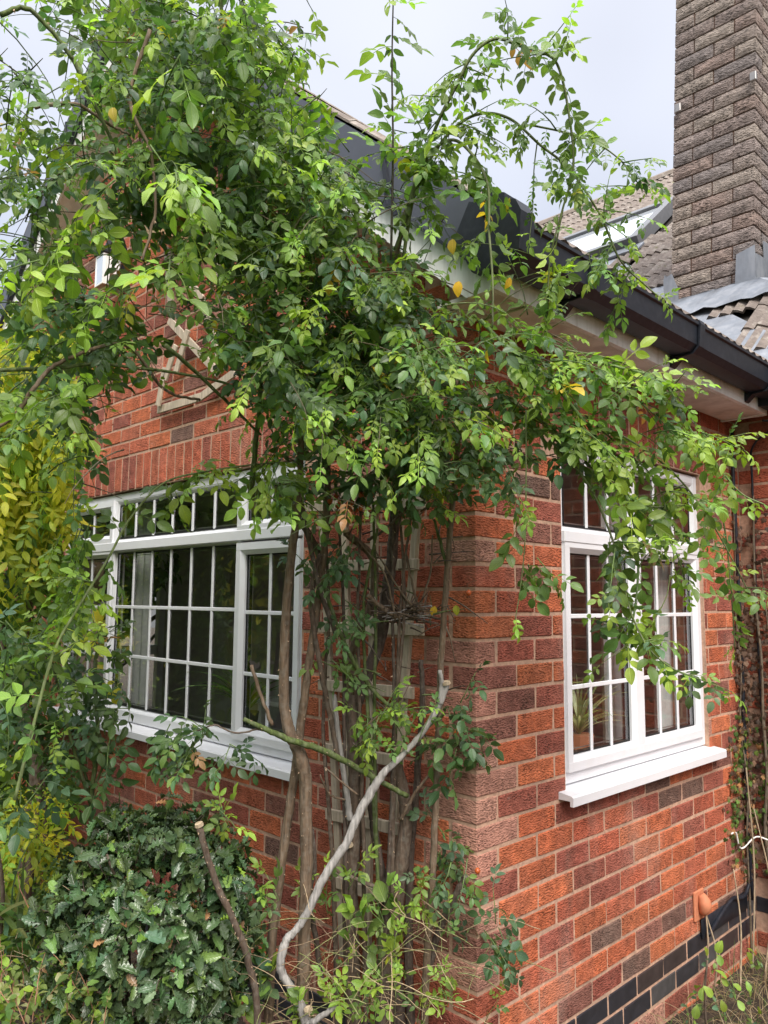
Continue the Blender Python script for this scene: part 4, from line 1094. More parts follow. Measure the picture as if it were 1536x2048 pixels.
# big bright sprays in front on the left and middle
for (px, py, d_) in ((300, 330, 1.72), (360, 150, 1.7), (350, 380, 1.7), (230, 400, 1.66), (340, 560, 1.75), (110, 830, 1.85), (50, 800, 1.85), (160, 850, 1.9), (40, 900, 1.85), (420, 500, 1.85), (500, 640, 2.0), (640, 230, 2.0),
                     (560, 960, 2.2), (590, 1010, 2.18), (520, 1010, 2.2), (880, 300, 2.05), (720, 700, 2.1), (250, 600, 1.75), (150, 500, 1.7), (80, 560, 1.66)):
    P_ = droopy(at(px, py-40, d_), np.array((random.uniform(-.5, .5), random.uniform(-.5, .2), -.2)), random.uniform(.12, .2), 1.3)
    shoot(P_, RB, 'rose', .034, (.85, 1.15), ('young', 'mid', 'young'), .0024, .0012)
# visible canes inside the canopy
for pl, r in (([(500, 1000, 2.3), (520, 800, 2.25), (530, 600, 2.2), (545, 480, 2.15), (490, 300, 2.1), (450, 100, 2.05), (440, -60, 2.0)], .008),
              ([(0, 30, 1.75), (60, 20, 1.78), (140, 110, 1.82), (180, 190, 1.85), (230, 300, 1.9), (260, 420, 1.95)], .006), ([(560, 780, 2.2), (545, 600, 2.18), (560, 420, 2.15), (450, 250, 2.1), (455, 130, 2.1)], .008),
              ([(640, 900, 2.3), (700, 760, 2.25), (790, 520, 2.2), (810, 420, 2.2)], .008), ([(300, 60, 1.85), (260, 200, 1.85), (300, 300, 1.85), (310, 420, 1.85), (285, 520, 1.8)], .005),
              ([(-20, 860, 1.75), (30, 830, 1.78), (80, 760, 1.8), (130, 720, 1.84), (250, 690, 1.9), (330, 780, 2.0), (400, 800, 2.1)], .006), ([(0, 740, 1.78), (120, 735, 1.85), (220, 730, 1.9), (430, 760, 2.05), (520, 800, 2.15)], .005),
              ([(330, 690, 1.95), (420, 770, 2.05), (520, 870, 2.2)], .006), ([(70, 215, 1.78), (150, 208, 1.85), (220, 250, 1.9), (260, 270, 1.9)], .005)):
    cane(pl, [r, r*.6], random.choice([GRN, MIDB]), .4, .04, n=7)
# explicit arching canes: points, radius, leaf spec
def xcane(pl, r, sp=.036, sc=(.85, 1.15), tone=('mid', 'young'), start=.1, kind='rose', col=(.11, .14, .05), down=.25, sideshoots=0, sl=(.08, .18)):
    P_ = catmull([at(*q) for q in pl], 8)
    shoot(P_, RB, kind, sp, sc, tone, r, r*.45, start, col, down=down)
    for _ in range(sideshoots):
        q = P_[int(len(P_)*random.uniform(max(start, .05), .97))]; d = rng.normal(0, 1, 3); d[2] = d[2]*.5-.1
        shoot(droopy(q, d, random.uniform(*sl), random.uniform(.5, 1.3)), RB, kind, .028, (.55, .9), tone, .0022, .0009)
xcane([(782, 520, 2.15), (786, 300, 2.1), (784, 130, 2.05), (788, -60, 2.0)], .0038, .030, (.85, 1.1), ('mid',), .15, col=(.07, .06, .05))
xcane([(800, 560, 2.18), (825, 400, 2.14), (855, 300, 2.12), (880, 235, 2.1), (908, 180, 2.08), (945, 110, 2.06), (990, 78, 2.05), (1040, 92, 2.05), (1085, 105, 2.05), (1115, 130, 2.05), (1135, 210, 2.05), (1147, 330, 2.06), (1125, 420, 2.07), (1100, 520, 2.08), (1095, 640, 2.1)], .0055, .034, (.72, 1.02), ('mid',), .1, sideshoots=15)
xcane([(790, 500, 2.16), (850, 340, 2.14), (905, 260, 2.12), (960, 228, 2.1), (1020, 238, 2.1), (1080, 290, 2.1), (1140, 340, 2.12), (1200, 430, 2.15), (1240, 520, 2.17), (1290, 570, 2.2), (1325, 600, 2.22)], .005, .034, (.6, .9), ('mid',), .12, 'rose7', sideshoots=14)
xcane([(1060, 250, 2.1), (1130, 265, 2.12), (1190, 285, 2.14), (1240, 320, 2.16), (1275, 365, 2.18), (1300, 385, 2.2)], .003, .034, (.5, .75), ('mid', 'dark'), .1, 'rose7', sideshoots=5)
xcane([(1075, 280, 2.1), (1068, 340, 2.11), (1065, 420, 2.12), (1060, 470, 2.12)], .002, .03, (.4, .65), ('mid', 'dark'), .1, 'rose7')
xcane([(800, 470, 2.16), (845, 330, 2.14), (900, 280, 2.12), (945, 310, 2.1), (975, 370, 2.08), (978, 460, 2.07), (985, 560, 2.07), (985, 655, 2.08)], .0055, .036, (.9, 1.2), ('mid',), .15, col=(.16, .19, .09), sideshoots=5)
xcane([(1125, 420, 2.08), (1110, 500, 2.08), (1100, 580, 2.1), (1090, 640, 2.1)], .003, .04, (.7, 1.0), ('young', 'mid'), .2)
# sprays over the side window
xcane([(960, 640, 2.12), (1010, 690, 2.12), (1080, 740, 2.13), (1150, 820, 2.14), (1210, 900, 2.15), (1255, 1000, 2.17), (1275, 1100, 2.18), (1272, 1200, 2.18), (1255, 1290, 2.18)], .0062, .034, (.85, 1.2), ('young', 'mid', 'mid'), .05, col=(.13, .20, .07), sideshoots=7)
xcane([(1100, 720, 2.14), (1180, 720, 2.15), (1240, 735, 2.16), (1310, 755, 2.17), (1345, 790, 2.18), (1375, 850, 2.2), (1430, 925, 2.22), (1480, 985, 2.24), (1530, 1010, 2.26)], .0045, .030, (.75, 1.05), ('young', 'young', 'mid'), .05, col=(.15, .22, .08), sideshoots=4)
xcane([(1130, 700, 2.13), (1210, 715, 2.15), (1290, 745, 2.17), (1345, 780, 2.19), (1400, 860, 2.2), (1420, 880, 2.2)], .003, .03, (.6, .9), ('young',), .05, sideshoots=5)
xcane([(1000, 850, 2.15), (1110, 820, 2.17), (1200, 850, 2.19), (1290, 900, 2.2), (1360, 960, 2.22), (1420, 1040, 2.24), (1470, 1130, 2.26), (1500, 1190, 2.27)], .004, .032, (.65, .95), ('mid', 'young'), .05, sideshoots=7)
xcane([(1020, 800, 2.15), (1120, 870, 2.17), (1200, 950, 2.19), (1290, 1010, 2.2), (1370, 1010, 2.22)], .004, .034, (.65, 1.0), ('mid', 'dark'), .05, sideshoots=5)
xcane([(1170, 830, 2.16), (1225, 880, 2.18), (1310, 960, 2.2), (1340, 1060, 2.2), (1350, 1140, 2.2)], .003, .036, (.6, .9), ('mid',), .05, sideshoots=4)
xcane([(1100, 880, 2.15), (1170, 960, 2.15), (1210, 1040, 2.15), (1240, 1130, 2.14), (1260, 1220, 2.12), (1300, 1300, 2.1), (1360, 1345, 2.06), (1395, 1350, 2.04)], .004, .034, (.95, 1.3), ('mid', 'blue'), .3, sideshoots=5)
xcane([(1440, 1000, 2.3), (1455, 1100, 2.3), (1465, 1220, 2.31), (1470, 1300, 2.32)], .003, .05, (.7, 1.0), ('mid',), .1)
xcane([(1052, 820, 2.12), (1052, 960, 2.12), (1050, 1080, 2.13), (1040, 1180, 2.14), (1030, 1240, 2.14)], .0026, .075, (.85, 1.15), ('mid',), .25)
xcane([(1340, 1150, 2.2), (1330, 1200, 2.18), (1290, 1260, 2.16), (1200, 1330, 2.12)], .002, .05, (.8, 1.1), ('young', 'mid'), .2)
for _ in range(14):
    px = random.uniform(1010, 1400); py = 700+(px-1010)*.38+random.uniform(-20, 150)
    shoot(droopy(at(px, py, random.uniform(2.1, 2.26)), np.array((.7, .3, random.uniform(-.3, .3)))+rng.normal(0, .35, 3), random.uniform(.1, .24), random.uniform(.6, 1.3)), RB, random.choice(['rose', 'rose7']), .03, (.62, .98), random.choice([('young', 'mid'), ('mid',), ('dark', 'mid')]), .0025, .001)
# cane across the wide window
xcane([(30, 1600, 1.95), (70, 1440, 1.98), (110, 1300, 2.02), (160, 1210, 2.06), (215, 1120, 2.1), (262, 1035, 2.14), (330, 965, 2.18), (420, 942, 2.22), (500, 930, 2.26), (560, 925, 2.3)], .0048, .06, (.9, 1.2), ('mid', 'young'), .1, sideshoots=8, col=(.13, .17, .06))
for (px, py, d_, n_) in ((400, 1480, 2.22, 6), (350, 1470, 2.2, 3), (440, 1500, 2.22, 3)):       # little cluster below the casement
    for _ in range(n_): shoot(droopy(at(px+random.uniform(-20, 30), py+random.uniform(-30, 20), d_), rng.normal(0, 1, 3), .09, .9), RB, 'rose', .03, (.6, .95), ('dark', 'blue', 'mid'), .0018, .001, young_tip=False)
cane([(520, 1458, 2.27), (470, 1466, 2.25), (430, 1450, 2.23), (395, 1462, 2.22)], [.003, .002], BROWN, 0, n=5)
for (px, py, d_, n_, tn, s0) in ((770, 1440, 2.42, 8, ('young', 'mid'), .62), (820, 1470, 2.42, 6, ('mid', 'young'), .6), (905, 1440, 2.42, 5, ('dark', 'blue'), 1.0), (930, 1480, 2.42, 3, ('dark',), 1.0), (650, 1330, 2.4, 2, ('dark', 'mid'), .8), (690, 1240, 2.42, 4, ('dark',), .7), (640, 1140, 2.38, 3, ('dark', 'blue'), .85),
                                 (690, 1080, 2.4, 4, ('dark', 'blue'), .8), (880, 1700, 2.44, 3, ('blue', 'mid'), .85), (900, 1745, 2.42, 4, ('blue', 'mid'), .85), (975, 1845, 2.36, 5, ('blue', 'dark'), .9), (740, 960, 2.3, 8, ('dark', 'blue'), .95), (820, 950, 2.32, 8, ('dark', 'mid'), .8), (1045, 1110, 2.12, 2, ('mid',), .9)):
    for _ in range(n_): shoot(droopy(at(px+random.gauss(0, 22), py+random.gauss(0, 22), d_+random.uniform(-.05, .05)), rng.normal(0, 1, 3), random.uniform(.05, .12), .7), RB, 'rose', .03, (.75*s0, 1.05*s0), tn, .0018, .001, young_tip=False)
for (px, py, d_) in ((912, 1210, 2.42), (870, 1212, 2.42), (905, 478, 2.05), (918, 562, 2.05), (1020, 555, 2.05), (975, 700, 2.06), (225, 215, 1.72), (40, 318, 1.7), (660, 560, 2.05), (430, 640, 1.95), (1020, 395, 2.08)):
    RB.leaf('single', at(px, py, d_), np.array((random.uniform(-.4, .4), -.1, -1)), np.array((.4, -.9, .3))+rng.normal(0, .5, 3), random.uniform(.5, .85), gcol(random.choice(['yellow', 'yellow', 'lime'])))
RB.emit()
# rose hips
def hip(px, py, d_, r=.0085):
    c = at(px, py, d_); mb = MB(); mb.smooth = True
    ts = np.linspace(0, 1, 7); mb.tube([c+np.array((0, 0, (.5-t)*2.2*r)) for t in ts], [max(.0012, r*math.sin(math.pi*min(.97, max(.03, t)))**.6) for t in ts], 9)
    h = mb.build('rose_hip', M['hip'], rose); h.color = (1, 1, 1, 1)
    k = MB()
    for q in range(5):
        a = q*1.257; e = c+np.array((math.cos(a)*.004, math.sin(a)*.004, -r*1.1)); k.tube([e, e+np.array((math.cos(a)*.003, math.sin(a)*.003, -.006))], [.0012, .0004], 4)
    k.build('calyx', M['hipdark'], h)
    s = MB(); s.tube(catmull([c+np.array((0, 0, r)), c+np.array((random.uniform(-.01, .01), .005, r+.02)), c+np.array((random.uniform(-.02, .02), .02, r+.03))], 3), .0008, 4, (.10, .07, .04)); s.build('stalk', M['bark'], h)
random.seed(31)
for (px, py) in ((660, 1002), (672, 992), (693, 983), (702, 976), (680, 1003), (676, 1012), (694, 1010), (704, 1005), (722, 990), (738, 995), (733, 968), (744, 966), (752, 978), (716, 1002), (700, 1020), (722, 1016), (738, 1018), (712, 1020), (662, 1012), (745, 990)):
    hip(px, py, 2.34+random.uniform(-.01, .02))
for (px, py) in ((937, 1186), (912, 1464), (955, 1742)): hip(px, py, 2.42, .009)

# ------------------------------------------------------------------ holly bush
hol = thing('holly_bush', (float(at(300, 1830, 2.36)[0]), float(at(300, 1830, 2.36)[1]), 0), 'low dark glossy holly bush in front of the brick wall below the wide window', 'bush')
HB = Plant(hol, M['holly'])
HTONE = ['holly']*9+['mid', 'dark', 'blue', 'dark']
hc = at(300, 1850, 2.36); random.seed(9)
def inell(p, c, r): return (((p-c)/r)**2).sum() < 1
hr = np.array((.31, .27, .33)); hc[2] -= .03
for q in range(1150):
    u = rng.normal(0, 1, 3); u = nrm(u); rs = 1+.15*math.sin(u[0]*7+u[2]*5)*math.cos(u[1]*6+u[2]*9)+(random.uniform(.05, .2) if random.random() < .08 else 0); rr = random.uniform(.72, 1.0)**.6; p = hc+u*hr*rr*rs
    if p[2] < .05: continue
    if u@nrm(CAM-hc) < -.55: continue
    n_ = random.randint(4, 8); d = nrm(u+rng.normal(0, .5, 3)+np.array((0, 0, .25)))
    P_ = droopy(p-d*.05, d, random.uniform(.06, .13), .5, .02)
    HB.twig.tube(P_, np.linspace(.0022, .001, len(P_)), 4, random.choice([BROWN, GRN]))
    for k in range(n_):
        i = random.randrange(1, len(P_)); dd = nrm(P_[i]-P_[i-1]); lat = nrm(np.cross(dd, rng.normal(0, 1, 3)))
        tn = gcol(random.choice(HTONE)) if random.random() < .95 else gcol(random.choice(['mid', 'young', 'mid', 'dry']))
        HB.leaf('holly', P_[i], dd*.5+lat+np.array((0, 0, -.25)), u*.6+np.array((0, 0, .5))+rng.normal(0, .35, 3), random.uniform(.5, .95), tn)
for q in range(12):
    a = q*2.4; e = hc+np.array((math.cos(a)*.25, math.sin(a)*.22, random.uniform(.05, .3))); HB.twig.tube(catmull([(hc[0]+.03*math.cos(a), hc[1]+.03*math.sin(a), 0), (hc+e)/2-np.array((0, 0, .1)), e], 5), np.linspace(.008, .003, 11), 6, BROWN)
HB.emit()

# ------------------------------------------------------------------ dark shrub rose in front of the wide window
def stem_rose(nm, base, label, stems, cluster, tones, scl, seed, cat='rose bush'):
    random.seed(seed); r = thing(nm, tuple(base), label, cat); P = Plant(r, M['leaf'])
    for pl, rad, col in stems: cane(pl, rad, col, .3, .04, 'stem', 7, r)
    for (px, py, d_, sx_, sy_, n_) in cluster:
        for _ in range(n_): shoot(droopy(at(px+random.gauss(0, sx_), py+random.gauss(0, sy_), d_+random.uniform(-.08, .08)), rng.normal(0, 1, 3), random.uniform(.06, .14), .7), P, 'rose', .03, scl, tones, .002, .001, young_tip=False)
    P.emit(); return r
stem_rose('shrub_rose', at(185, 1760, 2.55)*np.array((1, 1, 0)), 'upright dark-leaved rose standing before the left light of the wide window', [([(186, 2100, 2.6), (184, 1720, 2.55), (182, 1600, 2.5), (195, 1480, 2.5), (190, 1350, 2.5), (200, 1250, 2.5)], [.009, .006], GRN),
          ([(182, 1600, 2.5), (160, 1500, 2.5), (150, 1400, 2.5)], [.005, .003], GRN), ([(182, 1610, 2.5), (140, 1470, 2.45), (105, 1330, 2.4)], [.006, .004], GRN), ([(184, 1590, 2.5), (215, 1500, 2.5), (235, 1420, 2.5)], [.004, .003], GRN)],
          [(180, 1360, 2.5, 18, 50, 6), (195, 1470, 2.5, 20, 28, 12), (175, 1550, 2.5, 18, 36, 6), (160, 1290, 2.48, 22, 30, 2)], ('dark', 'blue', 'dark'), (.68, 1.0), 14)
# leafy growth hanging at the window's left edge
r2 = thing('rambling_rose', tuple(at(20, 1600, 2.6)*np.array((1, 1, 0))), 'fresh green rambling rose hanging down the left edge of the wide window', 'rose bush')
P2 = Plant(r2, M['leaf']); random.seed(15)
cane([(-30, 2100, 2.6), (5, 1800, 2.6), (-20, 1600, 2.58), (10, 1400, 2.55), (0, 1250, 2.5)], [.008, .005], BROWN, .3, .04, 'stem', 7, r2)
for _ in range(15):
    px = random.gauss(155, 20); py = random.uniform(820, 1200)
    shoot(droopy(at(px, py, random.uniform(2.3, 2.6)), np.array((random.uniform(-.5, .5), -.2, -.8)), random.uniform(.1, .2), 1.0), P2, random.choice(['rose', 'rose7']), .03, (.7, 1.0), ('mid', 'young', 'mid'), .002, .001)
for _ in range(34):
    px = random.uniform(-20, 85); py = random.uniform(1230, 1620)
    shoot(droopy(at(px, py, random.uniform(2.2, 2.5)), rng.normal(0, 1, 3), random.uniform(.1, .2), .8), P2, random.choice(['rose', 'rose7']), .032, (.8, 1.15), ('mid', 'blue', 'mid', 'dark'), .002, .001)
P2.emit()

# ------------------------------------------------------------------ yellowing wisteria at the left
wi = thing('wisteria', (-3.75, -.45, 0), 'yellow-green wisteria with twisted brown stems at the left end of the gable wall', 'climber')
WP = Plant(wi, M['soft']); random.seed(19)
for pl, r in (([(60, 2050, 3.6), (50, 1700, 3.5), (70, 1560, 3.45), (55, 1450, 3.4), (10, 1330, 3.4), (-40, 1200, 3.4)], .028), ([(20, 2000, 3.5), (75, 1600, 3.45), (40, 1400, 3.4), (60, 1200, 3.5), (100, 1000, 3.6), (60, 800, 3.6)], .02), ([(90, 1700, 3.5), (75, 1500, 3.5), (20, 1380, 3.5), (60, 1280, 3.5)], .015), ([(0, 1900, 3.4), (-10, 1500, 3.4), (10, 1250, 3.5)], .022)):
    cane(pl, [r, r*.7], BROWN, 0, .06, 'trunk', 9, wi)
for _ in range(760):
    px = random.uniform(-90, 118); py = random.choice([random.uniform(600, 1010), random.uniform(780, 1260), random.uniform(640, 1000)])
    if px > 118 and py > 860: continue
    d_ = random.uniform(3.0, 3.6); p = at(px, py, d_); a = random.uniform(0, 6.28)
    tn = random.choice(['lime', 'lime', 'young', 'lime', 'mid']) if py < 1050 else random.choice(['lime', 'mid', 'mid', 'young'])
    WP.leaf('wist', p, np.array((math.cos(a)*.6, math.sin(a)*.6, -.75)), np.array((.35, -.6, .55))+rng.normal(0, .3, 3), random.uniform(.7, 1.05), gcol(tn))
for _ in range(900):  # inner leaves coloured dark to stand in for deep shade
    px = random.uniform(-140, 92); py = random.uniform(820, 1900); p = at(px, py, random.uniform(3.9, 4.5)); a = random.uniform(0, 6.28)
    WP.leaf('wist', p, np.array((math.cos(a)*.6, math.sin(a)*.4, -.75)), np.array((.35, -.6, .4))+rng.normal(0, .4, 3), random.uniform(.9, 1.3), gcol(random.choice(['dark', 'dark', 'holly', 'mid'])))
for _ in range(80):
    px = random.gauss(35, 40); py = random.uniform(1560, 1740); p = at(px, py, random.uniform(2.9, 3.2)); a = random.uniform(0, 6.28)
    WP.leaf('wist', p, np.array((math.cos(a)*.8, math.sin(a)*.8, -.4)), np.array((.2, -.5, .8))+rng.normal(0, .25, 3), random.uniform(.5, .8), gcol(random.choice(['lime', 'lime', 'young'])))
WP.emit()
# dark evergreen screen further left / behind, closing the garden side
def tree(nm, loc, h, rad, label, tones, n, sc, seed, cat='tree', trunk=.09, cb=.25, mat='soft', kindl='single', sq=.8):
    random.seed(seed); t = thing(nm, loc, label, cat, 'trees in the garden'); b_ = MB(); b_.smooth = True
    top = np.array((loc[0], loc[1], loc[2]+h*.8)); P_ = catmull([loc, (loc[0]+.05, loc[1]+.03, loc[2]+h*.4), top], 6); b_.tube(P_, np.linspace(trunk, trunk*.25, len(P_)), 8, BROWN, .05)
    for k in range(14):
        a = k*2.39; z = loc[2]+h*random.uniform(cb, .75); e = (loc[0]+math.cos(a)*rad*.8, loc[1]+math.sin(a)*rad*.8, z+h*.12); b_.tube(catmull([(loc[0], loc[1], z-h*.08), ((loc[0]+e[0])/2, (loc[1]+e[1])/2, z), e], 4), np.linspace(trunk*.35, trunk*.08, 9), 5, BROWN)
    b_.build('trunk', M['bark'], t); its = []
    cl = [(np.array((loc[0], loc[1], loc[2]+h*(cb+(1-cb)*.5)))+rng.normal(0, .42, 3)*np.array((rad, rad, h*(1-cb)*.5*sq)), random.uniform(.22, .42)*rad) for _ in range(26)]
    for _ in range(n):
        c, r = random.choice(cl); u = nrm(rng.normal(0, 1, 3)); p = c+u*r*random.uniform(.6, 1.0)
        d = u+rng.normal(0, .6, 3)-np.array((0, 0, .3)); d = nrm(d); nn = u*.4+np.array((0, 0, .8))+rng.normal(0, .3, 3); nn = nrm(nn-d*(nn@d)); x = np.cross(d, nn); s = random.uniform(.7, 1.3)*sc
        A = np.zeros((3, 4)); A[:, 0] = x*s; A[:, 1] = d*s; A[:, 2] = nn*s; A[:, 3] = p; its.append(((kindl, random.randrange(3)), A, gcol(random.choice(tones))))
    link('crown', soup('crown', its, M[mat]), None, t, kind='stuff'); return t
tree('dark_evergreen', (-5.6, 1.4, 0), 4.0, 1.3, 'dark evergreen tree filling the gap left of the gable wall', ('dark', 'holly'), 5000, 2.2, 40, sq=1)
# garden behind the viewer (mirrored in the panes)
tree('garden_tree', (-6.6, -2.9, 0), 4.6, 2.0, 'yellow-leaved garden tree mirrored in the wide window', ('lime', 'lime', 'young', 'young'), 6500, 3.2, 41, cb=.05)
tree('garden_tree', (-10.5, -4.6, 0), 5.0, 2.2, 'green garden tree at the far left of the lawn', ('mid', 'dark'), 6000, 3.4, 42, cb=.05)
tree('garden_tree', (-2.6, -7.0, 0), 4.4, 1.8, 'dark garden tree across the lawn behind the viewer', ('dark', 'dark', 'holly'), 6000, 3.6, 43, cb=.03)
tree('garden_tree', (-5.6, -8.0, 0), 4.8, 2.6, 'tall dark garden tree at the back of the lawn', ('dark', 'holly', 'mid'), 6500, 4.0, 44, cb=.03)

# ------------------------------------------------------------------ trellises
def slat(mb_root, p, q, w=.038, t=.014, name='slat', out=(0, -1, 0)):
    m = MB(); d = nrm(np.array(q)-np.array(p)); upv = np.cross(np.array(out, float), d); m.beam(p, q, t, w, tuple(nrm(upv)), .002); m.build(name, M['wood'], mb_root)
tr = thing('fan_trellis', (-.45, -.05, .4), 'weathered wooden fan trellis fixed to the brick behind the rose trunks', 'trellis')
ty = -.058
for (a, za, b_, zb) in ((-.80, 2.07, -.16, 2.03), (-.795, 1.835, -.19, 1.825), (-.735, 1.60, -.165, 1.607), (-.70, 1.385, -.21, 1.396), (-.665, 1.155, -.27, 1.165), (-.645, .925, -.275, .945), (-.60, .70, -.32, .71)):
    slat(tr, (a, ty-.012, za), (b_, ty-.012, zb), .040, .014)
for (xb, xt) in ((-.56, -.74), (-.50, -.60), (-.44, -.42), (-.36, -.19)):
    slat(tr, (xb, ty+.006, .45), (xt, ty+.006, 2.25), .030, .018, 'upright')
tr2 = thing('diamond_trellis', (-1.8, -.04, 2.69), 'pale broken trellis with crossed slats on the gable above the wide window', 'trellis')
def px2(px, py, y=-.04): q = hitp(px, py, 1, y); return (q[0], y, q[2])
for k, (a, b_) in enumerate((((316, 820), (402, 794)), ((333, 500), (341, 605)), ((330, 735), (316, 812)), ((338, 640), (438, 748)), ((352, 745), (376, 660)), ((330, 760), (352, 690)), ((405, 600), (446, 742)), ((460, 655), (468, 690)), ((428, 505), (447, 590)), ((402, 794), (470, 745)), ((333, 500), (405, 600)))):
    yy = -.035-.012*(k % 3); slat(tr2, px2(*a, yy), px2(*b_, yy), .042, .012)

# wall lantern and nest box
lan = thing('wall_lantern', tuple(hitp(215, 545, 1, -.12)), 'black wall lantern with one clear glass face high on the gable wall', 'lantern')
lc = hitp(215, 545, 1, -.12); m = MB(); m.box(lc[0]-.05, lc[0]-.042, lc[1]-.05, lc[1]+.05, lc[2]-.09, lc[2]+.09); m.box(lc[0]+.042, lc[0]+.05, lc[1]-.05, lc[1]+.05, lc[2]-.09, lc[2]+.09)
m.box(lc[0]-.042, lc[0]+.042, lc[1]-.05, lc[1]-.042, lc[2]+.08, lc[2]+.09); m.box(lc[0]-.042, lc[0]+.042, lc[1]-.05, lc[1]-.042, lc[2]-.09, lc[2]-.08); m.build('frame', M['fascia'], lan)
m = MB(); m.box(lc[0]-.042, lc[0]+.042, lc[1]-.047, lc[1]-.044, lc[2]-.08, lc[2]+.08); m.build('glass_pane', mm, lan)
m = MB(); m.box(lc[0]-.06, lc[0]+.06, lc[1]-.06, .0, lc[2]+.091, lc[2]+.12, .005); m.box(lc[0]-.03, lc[0]+.03, lc[1]+.05, .0, lc[2]-.05, lc[2]+.15, .005); m.tube(catmull([(lc[0], .0, lc[2]+.1), (lc[0]+.02, -.08, lc[2]+.24), (lc[0], -.14, lc[2]+.12)], 5), .018, 8); m.build('bracket', M['black'], lan)
nb = thing('nest_box', tuple(hitp(332, 448, 1, -.12)), 'tan timber nest box under the gable among the leaves', 'nest box')
lc = hitp(332, 452, 1, -.12); m = MB(); m.prism([(lc[0]-.09, lc[2]-.05), (lc[0]+.09, lc[2]-.09), (lc[0]+.10, lc[2]+.04), (lc[0]-.09, lc[2]+.10)], 1, -.2, -.0); m.build('box_body', simple('tan_timber', (.36, .25, .14), .7, .3, stretch=(1, 1, 8)), nb)
m = MB(); m.prism([(lc[0]-.11, lc[2]+.102), (lc[0]+.13, lc[2]+.03), (lc[0]+.13, lc[2]+.05), (lc[0]-.11, lc[2]+.122)], 1, -.24, -.001); m.build('roof', M['fascia'], nb)

# ------------------------------------------------------------------ cables and ivy in the inner corner
cb_ = MB(); cb_.smooth = True; cb_.tube([(.018+.003*math.sin(z*5), 2.13+.004*math.sin(z*7), z) for z in np.linspace(.25, 2.60, 24)], .010, 8); link('black_cable', cb_.mesh('black_cable', M['black']), label='thick black cable running down the inner corner of the walls', cat='cable')
cb_ = MB(); cb_.smooth = True; cb_.tube(catmull([(.20, 2.05, 2.62), (.26, 2.10, 2.60), (.10, 2.19, 2.52), (.075, YE-.014, 2.3), (.07, YE-.014, 1.2), (.11, YE-.02, .9), (.16, YE-.05, .75), (.12, YE-.02, .55), (.10, YE-.02, .2)], 6), .006, 7); link('black_cable', cb_.mesh('black_cable', M['black']), label='thin black cable on the far wall running behind the dry ivy', cat='cable')
cb_ = MB(); cb_.smooth = True; cb_.tube(catmull([(.012, 1.93, .60), (.02, 1.97, .60), (.022, 2.0, .53), (.03, 2.04, .52), (.06, 2.12, .56), (.14, 2.16, .55), (.26, 2.15, .66), (.40, 2.18, .72)], 6), .004, 6); link('white_cable', cb_.mesh('white_cable', M['cable_white']), label='thin white cable looping low across the inner corner', cat='cable')
cb_ = MB(); cb_.smooth = True; cb_.tube(catmull([(.03, 1.60, .235), (.018, 1.70, .25), (.018, 1.80, .285), (.022, 1.90, .315), (.024, 1.97, .30), (.026, 2.04, .30), (.024, 2.10, .34)], 6), .009, 8); cb_.box(.0035, .012, 1.58, 2.10, .215, .30, .003); link('black_conduit', cb_.mesh('black_conduit', M['black']), label='black plastic conduit and membrane lying along the dark brick band', cat='conduit')
random.seed(23)
iv = thing('ivy', (.06, 2.17, 0), 'half-dead brown ivy climbing the cables in the inner corner', 'ivy'); IV = Plant(iv, M['dry'], nind=300)
for (x, y, r) in ((.09, 2.2, .011), (.13, 2.2, .008), (.02, 2.09, .006), (.16, 2.21, .006)):
    m = MB(); m.smooth = True; m.tube(catmull([(x+random.uniform(-.02, .02), y, z) for z in np.linspace(0, 2.1+random.uniform(-.3, .2), 9)], 4), np.linspace(r, r*.4, 33), 7, (.12, .09, .06), .1); m.build('stem', M['bark'], iv)
for _ in range(1150):
    z = random.uniform(.35, 2.25) if random.random() < .5 else random.uniform(.5, 1.75)
    if random.random() < .4: p = np.array((random.uniform(.005, .05), min(2.2, random.gauss(2.12, .035)), z)); n_ = np.array((1, -.3, .3))
    else:
        w = .02+.18*max(0, 1-abs(z-1.25)/.65); p = np.array((abs(random.gauss(.09, .02+w*.6)), YE-random.uniform(.008, .05), z)); n_ = np.array((.2, -1, .3))
    if z > 1.7 and random.random() < .5: continue
    tn = 'ivydry' if (z > 1.15 or random.random() < .55) else random.choice(['ivy', 'mid', 'dry', 'ivy'])
    IV.leaf('ivy', p, np.array((random.uniform(-.6, .6), 0, -1))+rng.normal(0, .25, 3), n_+rng.normal(0, .4, 3), random.uniform(.3, .55), gcol(tn))
for _ in range(200):
    z = random.uniform(.45, 1.1); p = np.array((random.uniform(.005, .03), random.gauss(2.02+.06*(z-.8), .05), z)); IV.leaf('ivy', p, np.array((0, random.uniform(-.6, .6), -1))+rng.normal(0, .25, 3), np.array((1, -.3, .3))+rng.normal(0, .35, 3), random.uniform(.3, .55), gcol(random.choice(['dry', 'ivydry', 'mid', 'ivy'])))
IV.emit()
# vine stems rooted along the foot of the side wall
dv = MB(); dv.smooth = True
for (x0_, y0_, x1_, y1_, z1_) in ((.02, 1.52, .03, 1.58, .36), (.03, 1.63, .02, 1.60, .33), (.08, 1.95, .05, 2.05, .9), (.15, 1.9, .06, 2.1, .7), (.22, 2.1, .16, 2.2, 1.3), (.30, 2.1, .26, 2.2, .8), (.10, 1.75, .03, 1.9, .45)):
    P_ = catmull([(x0_, y0_, -.02), ((x0_+x1_)/2+random.uniform(-.03, .05), (y0_+y1_)/2+random.uniform(-.03, .03), z1_*.5), (x1_, y1_, z1_)], 6); dv.tube(P_, np.linspace(.005, .003, len(P_)), 5, (.30, .23, .15), .08)
o = link('dead_vine_stems', dv.mesh('dead_vine_stems', M['bark']), kind='stuff', label='dry tan vine stems hanging along the foot of the side wall', cat='dead vine')

